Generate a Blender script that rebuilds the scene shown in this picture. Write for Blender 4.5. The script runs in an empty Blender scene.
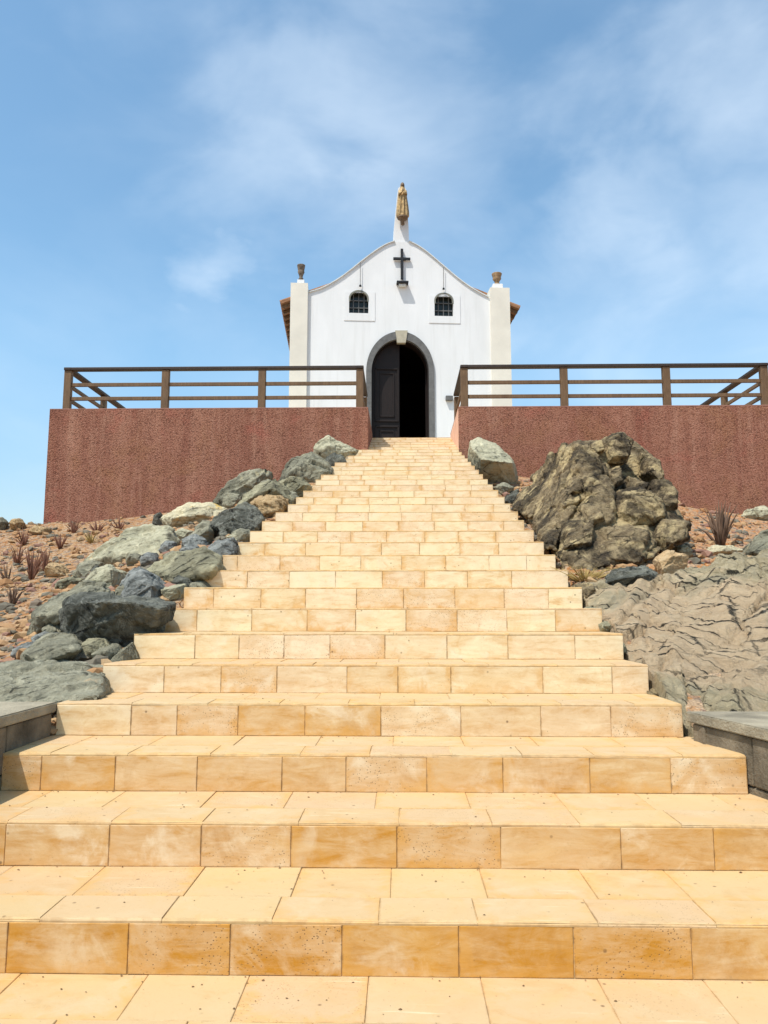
import bpy, bmesh, math, random
from mathutils import Vector, Matrix, noise
from mathutils.geometry import tessellate_polygon
rnd = random.Random(7)
R = math.radians
scene = bpy.context.scene
COL = scene.collection

# ------------------------------------------------------------------ camera
ZE, FPX = 1.735, 769.0
PITCH, YAW = R(7.4), R(1.19)
cam = bpy.data.cameras.new('camera')
cam.sensor_fit = 'VERTICAL'; cam.sensor_height = 24; cam.lens = FPX / 1024 * 24
cam.clip_end = 20000; cam.clip_start = 0.05
camo = bpy.data.objects.new('camera', cam); COL.objects.link(camo)
camo.location = (0, 0, ZE); camo.rotation_euler = (R(90) + PITCH, 0, YAW)
scene.camera = camo
CR = camo.rotation_euler.to_matrix()
EYE = Vector((0, 0, ZE))

def ray(x, y):
    return CR @ Vector(((x - 384) / FPX, (512 - y) / FPX, -1))
def P(x, y, Y):
    d = ray(x, y)
    return EYE + d * (Y / d.y)

# ------------------------------------------------------------------ objects
def tag(o, label=None, cat=None, group=None, kind=None):
    if label: o['label'] = label
    if cat: o['category'] = cat
    if group: o['group'] = group
    if kind: o['kind'] = kind
    return o
def empty(name, loc=(0, 0, 0)):
    o = bpy.data.objects.new(name, None); COL.objects.link(o); o.location = loc
    o.empty_display_size = 0.2
    return o
def link(name, me, mats, parent=None, smooth=False):
    o = bpy.data.objects.new(name, me); COL.objects.link(o)
    if not isinstance(mats, (list, tuple)): mats = [mats]
    for m in mats: me.materials.append(m)
    if smooth: me.polygons.foreach_set('use_smooth', [True] * len(me.polygons))
    if parent:
        o.parent = parent
        p = parent; off = Vector()
        while p: off += Vector(p.location); p = p.parent
        me.transform(Matrix.Translation(-off))
    return o

class MB:
    """collects simple shapes into one mesh"""
    def __init__(s): s.v = []; s.f = []; s.mi = []
    def add(s, vs, fs, mi=0):
        b = len(s.v); s.v += [tuple(p) for p in vs]
        s.f += [tuple(b + i for i in q) for q in fs]; s.mi += [mi] * len(fs)
    def box(s, c, sx, sy, sz, M=None, mi=0, ch=0.0):
        hx, hy, hz = sx / 2, sy / 2, sz / 2
        c = Vector(c)
        if ch <= 0:
            vs = [Vector((a * hx, b * hy, d * hz)) for d in (-1, 1) for b in (-1, 1) for a in (-1, 1)]
            fs = [(0, 2, 3, 1), (4, 5, 7, 6), (0, 1, 5, 4), (2, 6, 7, 3), (0, 4, 6, 2), (1, 3, 7, 5)]
        else:
            bm = bmesh.new(); bmesh.ops.create_cube(bm, size=1)
            for v in bm.verts: v.co = Vector((v.co.x * sx, v.co.y * sy, v.co.z * sz))
            bmesh.ops.bevel(bm, geom=bm.edges[:], offset=ch, segments=2, affect='EDGES', profile=0.5)
            bm.verts.index_update()
            vs = [v.co.copy() for v in bm.verts]; fs = [[v.index for v in f.verts] for f in bm.faces]; bm.free()
        if M: vs = [M @ v for v in vs]
        s.add([c + v for v in vs], fs, mi)
    def bar(s, a, b, w, h, up=Vector((0, 0, 1)), ch=0.004, mi=0):
        a, b = Vector(a), Vector(b); d = b - a; L = d.length; d.normalize()
        sx = d.cross(up).normalized(); uz = sx.cross(d)
        M = Matrix((sx, d, uz)).transposed()
        s.box((a + b) / 2, w, L, h, M, mi, ch)
    def tube(s, pts, rad, n=8, mi=0):
        rings = []; pts = [Vector(p) for p in pts]
        for i, p in enumerate(pts):
            d = (pts[min(i + 1, len(pts) - 1)] - pts[max(i - 1, 0)]).normalized()
            a = d.cross(Vector((0.3, 0.9, 0.21))).normalized(); b = d.cross(a)
            r = rad[i] if isinstance(rad, (list, tuple)) else rad
            rings.append([p + (a * math.cos(t) + b * math.sin(t)) * r for t in [2 * math.pi * k / n for k in range(n)]])
        vs = [q for g in rings for q in g]; fs = []
        for i in range(len(pts) - 1):
            for k in range(n):
                fs.append((i * n + k, i * n + (k + 1) % n, (i + 1) * n + (k + 1) % n, (i + 1) * n + k))
        fs.append(tuple(range(n))[::-1]); fs.append(tuple((len(pts) - 1) * n + k for k in range(n)))
        s.add(vs, fs, mi)
    def lathe(s, c, prof, n=20, mi=0):
        c = Vector(c); vs = []; fs = []
        for r, z in prof:
            vs += [c + Vector((r * math.cos(2 * math.pi * k / n), r * math.sin(2 * math.pi * k / n), z)) for k in range(n)]
        for i in range(len(prof) - 1):
            for k in range(n):
                fs.append((i * n + k, i * n + (k + 1) % n, (i + 1) * n + (k + 1) % n, (i + 1) * n + k))
        fs.append(tuple(range(n))[::-1]); fs.append(tuple((len(prof) - 1) * n + k for k in range(n)))
        s.add(vs, fs, mi)
    def mesh(s, name='m'):
        me = bpy.data.meshes.new(name); me.from_pydata(s.v, [], s.f); me.polygons.foreach_set('material_index', s.mi)
        bm = bmesh.new(); bm.from_mesh(me); bmesh.ops.recalc_face_normals(bm, faces=bm.faces); bm.to_mesh(me); bm.free()
        return me
    def build(s, name, mats, parent=None, smooth=False):
        return link(name, s.mesh(name), mats, parent, smooth)

# ------------------------------------------------------------------ materials
class NT:
    def __init__(s, name):
        s.m = bpy.data.materials.new(name); s.m.use_nodes = True
        s.t = s.m.node_tree; s.n = s.t.nodes; s.l = s.t.links
        s.b = s.n['Principled BSDF']; s.b.inputs['Specular IOR Level'].default_value = 0.25
    def new(s, typ, **kw):
        o = s.n.new(typ)
        for k, v in kw.items(): setattr(o, k, v)
        return o
    def put(s, sock, v):
        if hasattr(v, 'links') or isinstance(v, bpy.types.NodeSocket): s.l.new(v, sock)
        elif isinstance(v, (tuple, list)) and sock.type == 'RGBA' and len(v) == 3: sock.default_value = (*v, 1)
        else: sock.default_value = v
    def pos(s): return s.new('ShaderNodeNewGeometry').outputs['Position']
    def obj(s): return s.new('ShaderNodeTexCoord').outputs['Object']
    def map(s, v, scale=(1, 1, 1), rot=(0, 0, 0), loc=(0, 0, 0)):
        o = s.new('ShaderNodeMapping'); s.put(o.inputs[0], v)
        s.put(o.inputs['Location'], loc); o.inputs['Rotation'].default_value = rot; o.inputs['Scale'].default_value = scale
        return o.outputs[0]
    def noise(s, v, scale, detail=4, rough=0.55, dist=0.0):
        o = s.new('ShaderNodeTexNoise'); s.put(o.inputs['Vector'], v); o.inputs['Scale'].default_value = scale
        o.inputs['Detail'].default_value = detail; o.inputs['Roughness'].default_value = rough; o.inputs['Distortion'].default_value = dist
        return o.outputs['Fac']
    def vor(s, v, scale, feat='F1', out='Distance', rand=1.0):
        o = s.new('ShaderNodeTexVoronoi', feature=feat); s.put(o.inputs['Vector'], v); o.inputs['Scale'].default_value = scale
        o.inputs['Randomness'].default_value = rand
        return o.outputs[out]
    def mr(s, v, a, b, c=0.0, d=1.0):
        o = s.new('ShaderNodeMapRange'); s.put(o.inputs['Value'], v)
        for k, x in zip(('From Min', 'From Max', 'To Min', 'To Max'), (a, b, c, d)): o.inputs[k].default_value = x
        return o.outputs[0]
    def math(s, op, a, b=0.0, clamp=False):
        o = s.new('ShaderNodeMath', operation=op, use_clamp=clamp); s.put(o.inputs[0], a); s.put(o.inputs[1], b); return o.outputs[0]
    def mix(s, f, a, b, typ='MIX'):
        o = s.new('ShaderNodeMix', data_type='RGBA', blend_type=typ, clamp_factor=True)
        s.put(o.inputs[0], f); s.put(o.inputs[6], a); s.put(o.inputs[7], b); return o.outputs[2]
    def attr(s, name, out='Vector'): return s.new('ShaderNodeAttribute', attribute_name=name).outputs[out]
    def sep(s, v): 
        o = s.new('ShaderNodeSeparateXYZ'); s.put(o.inputs[0], v); return o.outputs
    def bump(s, h, strength=0.5, dist=0.01, prev=None):
        o = s.new('ShaderNodeBump'); s.put(o.inputs['Height'], h); o.inputs['Strength'].default_value = strength
        o.inputs['Distance'].default_value = dist
        if prev is not None: s.l.new(prev, o.inputs['Normal'])
        return o.outputs[0]
    def out(s, color, rough=0.85, normal=None):
        s.put(s.b.inputs['Base Color'], color); s.put(s.b.inputs['Roughness'], rough)
        if normal is not None: s.l.new(normal, s.b.inputs['Normal'])
        return s.m

def mat_plain(name, c, rough=0.7, var=0.15, scale=6, bump=0.15, metal=0.0, bd=0.004):
    t = NT(name); p = t.pos()
    n = t.noise(p, scale, 5, 0.6)
    c2 = tuple(x * (1 - var) for x in c); c3 = tuple(min(1, x * (1 + var)) for x in c)
    t.b.inputs['Metallic'].default_value = metal
    f = t.noise(p, scale * 12, 4, 0.65)
    return t.out(t.mix(t.mr(n, 0.3, 0.7), c2, c3), rough, t.bump(f, bump, bd))

def mat_tile(name='sandstone_tile', palA=(0.80, 0.665, 0.425), palB=(0.79, 0.635, 0.44), gold=(0.485, 0.215, 0.022), white=(0.78, 0.66, 0.47), amt=1.0):
    t = NT(name); p = t.pos()
    ra = t.attr('rnd'); r = t.sep(ra); age = t.attr('age', 'Fac')
    uv = t.sep(t.attr('tuv'))
    off = t.new('ShaderNodeVectorMath', operation='MULTIPLY_ADD')
    t.put(off.inputs[0], ra); off.inputs[1].default_value = (7, 5, 9); t.put(off.inputs[2], p)
    q = off.outputs[0]
    rot = t.new('ShaderNodeVectorMath', operation='SCALE'); t.put(rot.inputs[0], ra); rot.inputs['Scale'].default_value = 1.1
    gm = t.new('ShaderNodeMapping'); t.put(gm.inputs[0], q); t.put(gm.inputs['Rotation'], rot.outputs[0]); gm.inputs['Scale'].default_value = (1.8, 3.2, 8)
    grain = t.noise(gm.outputs[0], 2.6, 8, 0.7, 0.5)
    cloud = t.noise(q, 5.0, 6, 0.62, 0.6); blot = t.noise(q, 11, 6, 0.65, 0.8)
    fine = t.noise(q, 70, 5, 0.7)
    f1 = t.math('ADD', t.math('MULTIPLY', r[0], 0.20), t.mr(grain, 0.36, 0.66, 0, 0.42))
    f1 = t.math('ADD', f1, t.math('MULTIPLY', age, 0.85))
    f1 = t.math('SUBTRACT', f1, 0.30, True)
    pale = t.mix(r[1], palA, palB)
    c = t.mix(f1, pale, gold)
    c = t.mix(t.math('MULTIPLY', t.mr(grain, 0.56, 0.72), 0.35), c, tuple(x * 0.92 for x in gold))
    # whitish scuffed patches
    c = t.mix(t.math('MULTIPLY', t.mr(cloud, 0.50, 0.64), t.mr(r[2], 0.2, 0.9, 0.15, 0.75)), c, white)
    wash = t.noise(q, 3.1, 7, 0.68, 0.5)
    c = t.mix(t.math('MULTIPLY', t.mr(wash, 0.50, 0.64), t.mr(r[1], 0.1, 0.9, 0.1, 0.7)), c, tuple(0.5 * (a + b) for a, b in zip(white, gold)))
    c = t.mix(t.math('MULTIPLY', t.mr(wash, 0.46, 0.34), t.math('MULTIPLY', age, 0.55)), c, (0.40, 0.17, 0.02))
    # orange iron stains creeping in from the joints
    eu = t.math('MINIMUM', uv[0], t.math('SUBTRACT', uv[2], uv[0])); ev = t.math('MINIMUM', uv[1], 0.3)
    e = t.math('MINIMUM', eu, ev)
    edge = t.mr(t.math('SUBTRACT', e, t.math('MULTIPLY', t.math('SUBTRACT', blot, 0.42), 0.22)), 0.03, -0.02)
    c = t.mix(t.math('MULTIPLY', t.math('MULTIPLY', edge, t.mr(r[0], 0.15, 0.7)), 0.55 * amt), c, (0.60, 0.30, 0.06))
    big = t.noise(t.map(p, (1, 1, 1.5)), 2.6, 5, 0.62, 0.7)
    c = t.mix(t.mr(big, 0.52, 0.72, 0, 0.4 * amt), c, (0.62, 0.35, 0.10))
    c = t.mix(t.mr(blot, 0.58, 0.74, 0, 0.4 * amt), c, (0.55, 0.29, 0.08))
    # pale scratches on some tiles
    sm_ = t.new('ShaderNodeMapping'); t.put(sm_.inputs[0], q); t.put(sm_.inputs['Rotation'], rot.outputs[0]); sm_.inputs['Scale'].default_value = (2, 30, 30)
    scr = t.noise(sm_.outputs[0], 2.0, 3, 0.5)
    c = t.mix(t.math('MULTIPLY', t.mr(scr, 0.64, 0.72), t.math('MULTIPLY', t.mr(r[1], 0.3, 0.5, 0, 0.4), t.mr(cloud, 0.45, 0.6))), c, (0.78, 0.63, 0.42))
    # speckle + pits
    c = t.mix(t.mr(fine, 0.58, 0.8, 0, 0.45 * amt), c, (0.36, 0.18, 0.045))
    pv = t.vor(q, 95); pn = t.noise(q, 9, 3, 0.6)
    pits = t.math('MULTIPLY', t.mr(pv, 0.26, 0.12), t.math('MULTIPLY', t.mr(r[1], 0.70, 0.78), t.mr(pn, 0.40, 0.60)))
    c = t.mix(t.math('MULTIPLY', pits, 0.85 * amt ** 2), c, (0.17, 0.10, 0.05))
    sv = t.vor(p, 14.0); sn = t.noise(p, 4.0, 2)
    spots = t.math('MULTIPLY', t.mr(sv, 0.11, 0.05), t.mr(sn, 0.48, 0.58))
    c = t.mix(t.math('MULTIPLY', spots, 0.75), c, (0.15, 0.085, 0.04))
    sv2 = t.vor(t.map(q, (1, 1, 1)), 33.0); spots2 = t.math('MULTIPLY', t.mr(sv2, 0.10, 0.05), t.mr(blot, 0.5, 0.6))
    c = t.mix(t.math('MULTIPLY', spots2, 0.7), c, (0.22, 0.12, 0.05))
    # broken dirt along the very edge
    de = t.math('MULTIPLY', t.mr(e, 0.007, 0.001), t.mr(t.noise(p, 22, 3), 0.42, 0.6))
    c = t.mix(t.math('MULTIPLY', de, 0.6 * amt ** 2), c, (0.22, 0.11, 0.04))
    h = t.math('ADD', t.math('MULTIPLY', grain, 0.5), t.math('MULTIPLY', fine, 0.35))
    h = t.math('SUBTRACT', h, t.math('MULTIPLY', pits, 1.0))
    return t.out(c, 0.72, t.bump(h, 0.5, 0.003))

def mat_rock(name, base, alt, dark, patch=None, patch_amt=0.0, scale=1.0, strata=3.0, bump=1.0, vein=0.0, seed=0.0, dk=0.55, shade_patch=0.0):
    t = NT(name); p = t.map(t.obj(), (scale,) * 3, (0.4, 0.3, seed), (seed * 3.1, seed * 1.7, seed))
    w = t.map(p, (1, 1, strata), (0.5, 0.35, 0.2))
    n1 = t.noise(w, 3.2, 10, 0.7, 0.6); n2 = t.noise(p, 1.6, 6, 0.62, 0.3); n3 = t.noise(p, 24, 8, 0.75); n4 = t.noise(p, 8.5, 8, 0.72, 0.4)
    c = t.mix(t.mr(n1, 0.36, 0.64), base, alt)
    c = t.mix(t.mr(n4, 0.45, 0.32, 0, 0.85), c, tuple(x * 0.38 for x in base))  # dark and light contrast in the colour stands in for sun and shade
    c = t.mix(t.mr(n4, 0.54, 0.68, 0, 0.7), c, tuple(min(1, x * 1.45) for x in alt))
    c = t.mix(t.mr(n2, 0.52, 0.62, 0, 0.65), c, tuple(x * 0.6 for x in base))
    if patch: c = t.mix(t.mr(t.noise(p, 2.2, 6, 0.65, 0.5), 0.62 - patch_amt, 0.69 - patch_amt), c, patch)
    if shade_patch: c = t.mix(t.mr(t.noise(p, 1.1, 7, 0.66, 0.6), 0.47, 0.56, 0, shade_patch), c, t.mix(t.mr(n4, 0.4, 0.65), tuple(x * 0.8 for x in dark), tuple(x * 0.55 for x in base)))  # dark patches put into the colour for shade in the hollows
    c = t.mix(t.mr(n3, 0.55, 0.74, 0, dk), c, dark)
    c = t.mix(t.mr(n3, 0.40, 0.28, 0, dk * 0.7), c, tuple(min(1, x * 1.3) for x in alt))
    cr = t.vor(w, 2.6, 'DISTANCE_TO_EDGE')
    wob = t.math('ADD', cr, t.math('MULTIPLY', t.math('SUBTRACT', n4, 0.5), 0.22))
    crack = t.math('MULTIPLY', t.mr(wob, 0.03, 0.0), t.mr(n2, 0.47, 0.6))
    c = t.mix(t.math('MULTIPLY', crack, 0.75), c, tuple(x * 0.4 for x in dark))
    if vein:
        vn = t.noise(t.map(p, (1, 2.5, 1)), 2.4, 6, 0.6, 1.2)
        vv = t.mr(t.math('ABSOLUTE', t.math('SUBTRACT', vn, 0.5)), 0.02, 0.0)
        c = t.mix(t.math('MULTIPLY', vv, vein), c, (0.55, 0.54, 0.47))
    h = t.math('ADD', t.math('MULTIPLY', n1, 0.8), t.math('MULTIPLY', n3, 0.40))
    h = t.math('ADD', h, t.math('MULTIPLY', n4, 0.7))
    h = t.math('SUBTRACT', h, t.math('MULTIPLY', crack, 0.5))
    return t.out(c, 0.88, t.bump(h, 0.9 * bump, 0.055))

def mat_stucco():
    t = NT('red_roughcast'); p = t.pos()
    st = t.noise(t.map(p, (1.6, 1.6, 0.14)), 1.6, 5, 0.6, 0.5)
    st2 = t.noise(t.map(p, (5, 5, 0.35)), 1.5, 5, 0.65, 0.4)
    n = t.noise(p, 30, 8, 0.78); n2 = t.noise(p, 0.9, 7, 0.66, 0.4); n4 = t.noise(p, 5.0, 7, 0.7)
    c = t.mix(t.mr(st, 0.38, 0.64), (0.285, 0.115, 0.074), (0.37, 0.17, 0.11))
    c = t.mix(t.mr(st2, 0.52, 0.70, 0, 0.55), c, (0.44, 0.23, 0.155))
    c = t.mix(t.mr(st2, 0.44, 0.32, 0, 0.45), c, (0.28, 0.105, 0.065))
    c = t.mix(t.mr(n2, 0.52, 0.66, 0, 0.6), c, (0.33, 0.155, 0.075))
    c = t.mix(t.mr(n2, 0.44, 0.34, 0, 0.55), c, (0.40, 0.125, 0.085))
    v = t.vor(p, 40)
    h = t.math('ADD', t.math('MULTIPLY', v, -0.5), t.math('MULTIPLY', n, 1.6)); h = t.math('ADD', h, t.math('MULTIPLY', n4, 0.5))
    c = t.mix(t.mr(h, 0.82, 0.55, 0, 0.75), c, (0.11, 0.040, 0.025))
    c = t.mix(t.mr(h, 0.85, 1.15, 0, 0.4), c, (0.52, 0.30, 0.215))
    return t.out(c, 0.95, t.bump(h, 0.8, 0.03))

def mat_white():
    t = NT('white_render'); p = t.pos()
    n = t.noise(t.map(p, (1, 1, 0.35)), 1.5, 5, 0.6); f = t.noise(p, 55, 4, 0.6); g = t.noise(p, 1.1, 3)
    st = t.noise(t.map(p, (9, 9, 0.5)), 1.0, 4, 0.6)
    c = t.mix(t.mr(n, 0.3, 0.7), (0.765, 0.765, 0.765), (0.68, 0.68, 0.675))
    c = t.mix(t.mr(st, 0.54, 0.75, 0, 0.4), c, (0.58, 0.57, 0.545))
    return t.out(c, 0.8, t.bump(t.math('ADD', f, t.math('MULTIPLY', g, 3)), 0.04, 0.006))

def mat_ground():
    t = NT('stony_ground'); p = t.pos()
    n = t.noise(p, 0.9, 6, 0.65, 0.4); m = t.noise(p, 7, 6, 0.7); v = t.vor(p, 16, out='Color'); vd = t.vor(p, 16)
    v2 = t.vor(p, 45, out='Color'); vd2 = t.vor(p, 45)
    px_ = t.sep(p); c = t.mix(t.mr(n, 0.38, 0.62), (0.32, 0.135, 0.042), (0.37, 0.19, 0.072))
    c = t.mix(t.mr(px_[0], 1.0, 3.0, 0, 0.7), c, (0.52, 0.20, 0.06))
    g = t.sep(v)
    c = t.mix(t.mr(g[0], 0.45, 0.8, 0, 0.8), c, (0.40, 0.29, 0.19))
    c = t.mix(t.mr(g[1], 0.75, 0.85, 0, 0.8), c, (0.19, 0.14, 0.11))
    g2 = t.sep(v2)
    c = t.mix(t.mr(g2[0], 0.65, 0.85, 0, 0.6), c, (0.50, 0.36, 0.23))
    c = t.mix(t.mr(m, 0.55, 0.75, 0, 0.5), c, (0.20, 0.10, 0.05))
    h = t.math('ADD', t.math('MULTIPLY', vd, -1.0), t.math('MULTIPLY', vd2, -0.5))
    h = t.math('ADD', h, m)
    return t.out(c, 0.95, t.bump(h, 1.0, 0.04))

def mat_scree():
    t = NT('loose_stone'); p = t.pos(); r = t.sep(t.attr('rnd'))
    c = t.mix(r[0], (0.32, 0.155, 0.065), (0.40, 0.265, 0.14))
    c = t.mix(t.mr(r[1], 0.56, 0.62), c, (0.15, 0.13, 0.095))
    c = t.mix(t.mr(r[2], 0.86, 0.9), c, (0.26, 0.14, 0.10))
    n = t.noise(p, 30, 5, 0.7)
    c = t.mix(t.mr(n, 0.5, 0.75, 0, 0.5), c, (0.16, 0.10, 0.06))
    return t.out(c, 0.92, t.bump(n, 0.7, 0.01))

def mat_wood(name, c1, c2, rough=0.6):
    t = NT(name); p = t.pos()
    n = t.noise(t.map(p, (14, 14, 2.5)), 2.0, 6, 0.65, 0.5); n2 = t.noise(p, 3, 4)
    c = t.mix(t.mr(n, 0.3, 0.7), c1, c2)
    c = t.mix(t.mr(n2, 0.5, 0.8, 0, 0.5), c, tuple(x * 0.55 for x in c1))
    return t.out(c, rough, t.bump(n, 0.35, 0.004))

M = {}
M['tile'] = mat_tile()
M['tread'] = mat_tile('darkened_tread_tile', (0.53, 0.375, 0.19), (0.525, 0.355, 0.20), (0.45, 0.255, 0.09), (0.54, 0.405, 0.24), 0.7)  # same stone as the risers, colour darkened against the strong sun on top
M['grout'] = mat_plain('joint_mortar', (0.50, 0.34, 0.17), 0.95, 0.6, 7, 0.5)
M['stucco'] = mat_stucco(); M['white'] = mat_white()
M['coping'] = mat_plain('coping_mortar', (0.30, 0.15, 0.11), 0.9, 0.25, 5, 0.4)
M['cheek'] = mat_plain('sunlit_pink_plaster', (0.74, 0.44, 0.31), 0.9, 0.15, 4, 0.4)  # salmon plaster, colour also lightened for its sunlit side
M['cream'] = mat_plain('cream_render', (0.70, 0.655, 0.565), 0.85, 0.08, 1.5, 0.25)
M['grey_trim'] = mat_plain('grey_trim', (0.60, 0.63, 0.64), 0.85, 0.12, 4, 0.2)
M['basalt'] = mat_plain('grey_basalt_stone', (0.135, 0.133, 0.13), 0.85, 0.22, 9, 0.5)
M['window_stone'] = mat_plain('grey_green_stone', (0.20, 0.20, 0.17), 0.9, 0.2, 9, 0.3)
M['keystone'] = mat_plain('cream_keystone', (0.42, 0.38, 0.29), 0.85, 0.15, 9, 0.4)
M['ground'] = mat_ground(); M['scree'] = mat_scree()
M['rail'] = mat_wood('brown_rail_timber', (0.115, 0.066, 0.034), (0.19, 0.115, 0.06))
M['rail_top'] = mat_wood('dark_rail_timber', (0.035, 0.025, 0.021), (0.06, 0.043, 0.034))
M['door'] = mat_wood('dark_door_timber', (0.010, 0.006, 0.0045), (0.018, 0.010, 0.008), 0.55)
M['interior'] = mat_plain('interior_painted_dark', (0.035, 0.025, 0.022), 0.9, 0.2, 2, 0.1)  # room's shade put into the colour
M['black'] = mat_plain('black_iron', (0.018, 0.018, 0.020), 0.5, 0.2, 8, 0.1)
M['glass'] = mat_plain('dark_pane', (0.020, 0.025, 0.022), 0.15, 0.2, 3, 0.02)
M['gold'] = mat_plain('gilded_bronze', (0.36, 0.245, 0.115), 0.6, 0.6, 14, 0.4, 0.2)
M['olddark'] = mat_plain('tarnished_bronze', (0.16, 0.11, 0.07), 0.6, 0.3, 14, 0.3, 0.2)
M['urn_dark'] = mat_plain('dark_weathered_urn', (0.15, 0.115, 0.085), 0.85, 0.5, 10, 0.6)
M['urn'] = mat_plain('weathered_urn', (0.30, 0.19, 0.10), 0.8, 0.35, 14, 0.5)
M['roof'] = mat_plain('clay_roof_tile', (0.27, 0.14, 0.075), 0.9, 0.3, 7, 0.5)
M['concrete'] = mat_plain('grey_capstone', (0.30, 0.255, 0.18), 0.95, 0.4, 4.5, 0.9, 0, 0.014)
M['block'] = mat_plain('grey_block_stone', (0.16, 0.13, 0.09), 0.95, 0.55, 5, 0.8, 0, 0.012)
M['terrace'] = mat_plain('terrace_paving', (0.50, 0.40, 0.27), 0.9, 0.15, 2.5, 0.3)
M['dry'] = mat_plain('dry_leaf', (0.23, 0.11, 0.07), 0.8, 0.35, 9, 0.1)
M['dry2'] = mat_plain('grey_brown_leaf', (0.14, 0.085, 0.055), 0.8, 0.35, 9, 0.1)
M['drygrass'] = mat_plain('dry_grass', (0.36, 0.25, 0.09), 0.85, 0.35, 9, 0.1)
RK = {
 'green': mat_rock('greenish_rock', (0.215, 0.193, 0.122), (0.39, 0.355, 0.23), (0.05, 0.05, 0.035), seed=0.3),
 'green2': mat_rock('grey_green_rock', (0.168, 0.157, 0.11), (0.33, 0.305, 0.215), (0.045, 0.047, 0.038), (0.40, 0.34, 0.20), 0.03, seed=1.1),
 'blue': mat_rock('blue_grey_rock', (0.078, 0.078, 0.062), (0.20, 0.195, 0.155), (0.02, 0.022, 0.02), seed=1.9, vein=0.2),
 'speck': mat_rock('speckled_grey_rock', (0.165, 0.17, 0.155), (0.33, 0.33, 0.30), (0.045, 0.05, 0.05), seed=2.6, scale=1.6, dk=0.8),
 'pale': mat_rock('pale_olive_rock', (0.36, 0.335, 0.225), (0.46, 0.42, 0.29), (0.16, 0.14, 0.09), (0.50, 0.34, 0.17), 0.0, seed=3.3),
 'yellow': mat_rock('yellowish_rock', (0.50, 0.45, 0.31), (0.55, 0.47, 0.30), (0.24, 0.19, 0.12), (0.60, 0.40, 0.11), 0.06, seed=4.2),
 'tan': mat_rock('tan_rough_rock', (0.40, 0.265, 0.13), (0.47, 0.33, 0.18), (0.15, 0.085, 0.04), seed=5.0, scale=1.7, strata=1.5),
 'orange': mat_rock('orange_rock', (0.48, 0.30, 0.14), (0.52, 0.38, 0.22), (0.20, 0.11, 0.05), seed=5.7),
 'slab': mat_rock('weathered_slab', (0.27, 0.25, 0.175), (0.38, 0.35, 0.25), (0.07, 0.065, 0.045), (0.44, 0.33, 0.2), 0.02, seed=8.1, scale=1.3, strata=3.5),
 'crag': mat_rock('olive_crag', (0.165, 0.118, 0.068), (0.37, 0.28, 0.155), (0.022, 0.016, 0.011), (0.50, 0.38, 0.20), 0.10, seed=6.4, scale=1.5, strata=2.0, bump=1.2, dk=0.8, shade_patch=0.9),
 'outcrop': mat_rock('layered_outcrop', (0.27, 0.245, 0.165), (0.40, 0.355, 0.25), (0.10, 0.10, 0.075), None, 0, seed=7.3, scale=1.4, strata=3.5, dk=0.6, vein=0.35),
}

# ------------------------------------------------------------------ stairs layout
Y0, T, RI = 2.00, 0.4855, 0.16
def yn(n): return Y0 + T * n
def zn(n): return 0.64 + RI * n
def S(Y): return 0.64 + RI / T * (Y - Y0)
LX = {3: 3, 4: 57, 5: 103, 6: 134, 7: 162, 8: 184, 9: 204, 10: 222, 11: 238, 12: 250, 13: 262, 14: 275.7, 15: 287.8, 16: 296, 27: 349}
RX = {3: 746, 4: 682, 5: 648, 6: 623, 7: 602, 8: 582, 9: 568, 10: 555.5, 11: 543.8, 12: 533.8, 13: 524, 14: 518, 15: 510.4, 16: 504.5, 27: 459}
def edge_x(tab, n):
    ks = sorted(tab)
    def X(k):
        y = 512 - FPX * math.tan(math.atan2(zn(k) - ZE, yn(k)) - PITCH)
        return P(tab[k], y, yn(k)).x
    if n <= ks[0]: return X(ks[0])
    for a, b in zip(ks, ks[1:]):
        if n <= b: return X(a) + (X(b) - X(a)) * (n - a) / (b - a)
    return X(ks[-1])
XL = {n: edge_x(LX, n) for n in range(-4, 28)}
XR = {n: edge_x(RX, n) for n in range(-4, 28)}
WALLY = 15.3
OPL = P(368, 430, WALLY).x; OPR = P(458.5, 430, WALLY).x
def xl_at(Y):
    n = max(-4, min(27, (Y - Y0) / T)); a = int(math.floor(n)); b = min(27, a + 1)
    return XL[a] + (XL[b] - XL[a]) * (n - a)
def xr_at(Y):
    n = max(-4, min(27, (Y - Y0) / T)); a = int(math.floor(n)); b = min(27, a + 1)
    return XR[a] + (XR[b] - XR[a]) * (n - a)

JOINTS = {1: [7, 128, 230, 342, 459, 574, 692], 2: [5, 109, 201, 291, 397, 501, 621, 714],
          3: [41, 115, 197, 282, 346, 427, 503, 590, 671], 4: [131, 177, 238, 305, 381, 461, 541, 611],
          5: [164, 221, 277, 347, 398, 451, 543], 6: [195, 239, 284, 330, 385, 447, 508, 575]}
stair = empty('staircase', (0, 2.0, 0))
tag(stair, 'long straight flight of golden sandstone tiled steps climbing to the white chapel', 'staircase')

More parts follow.
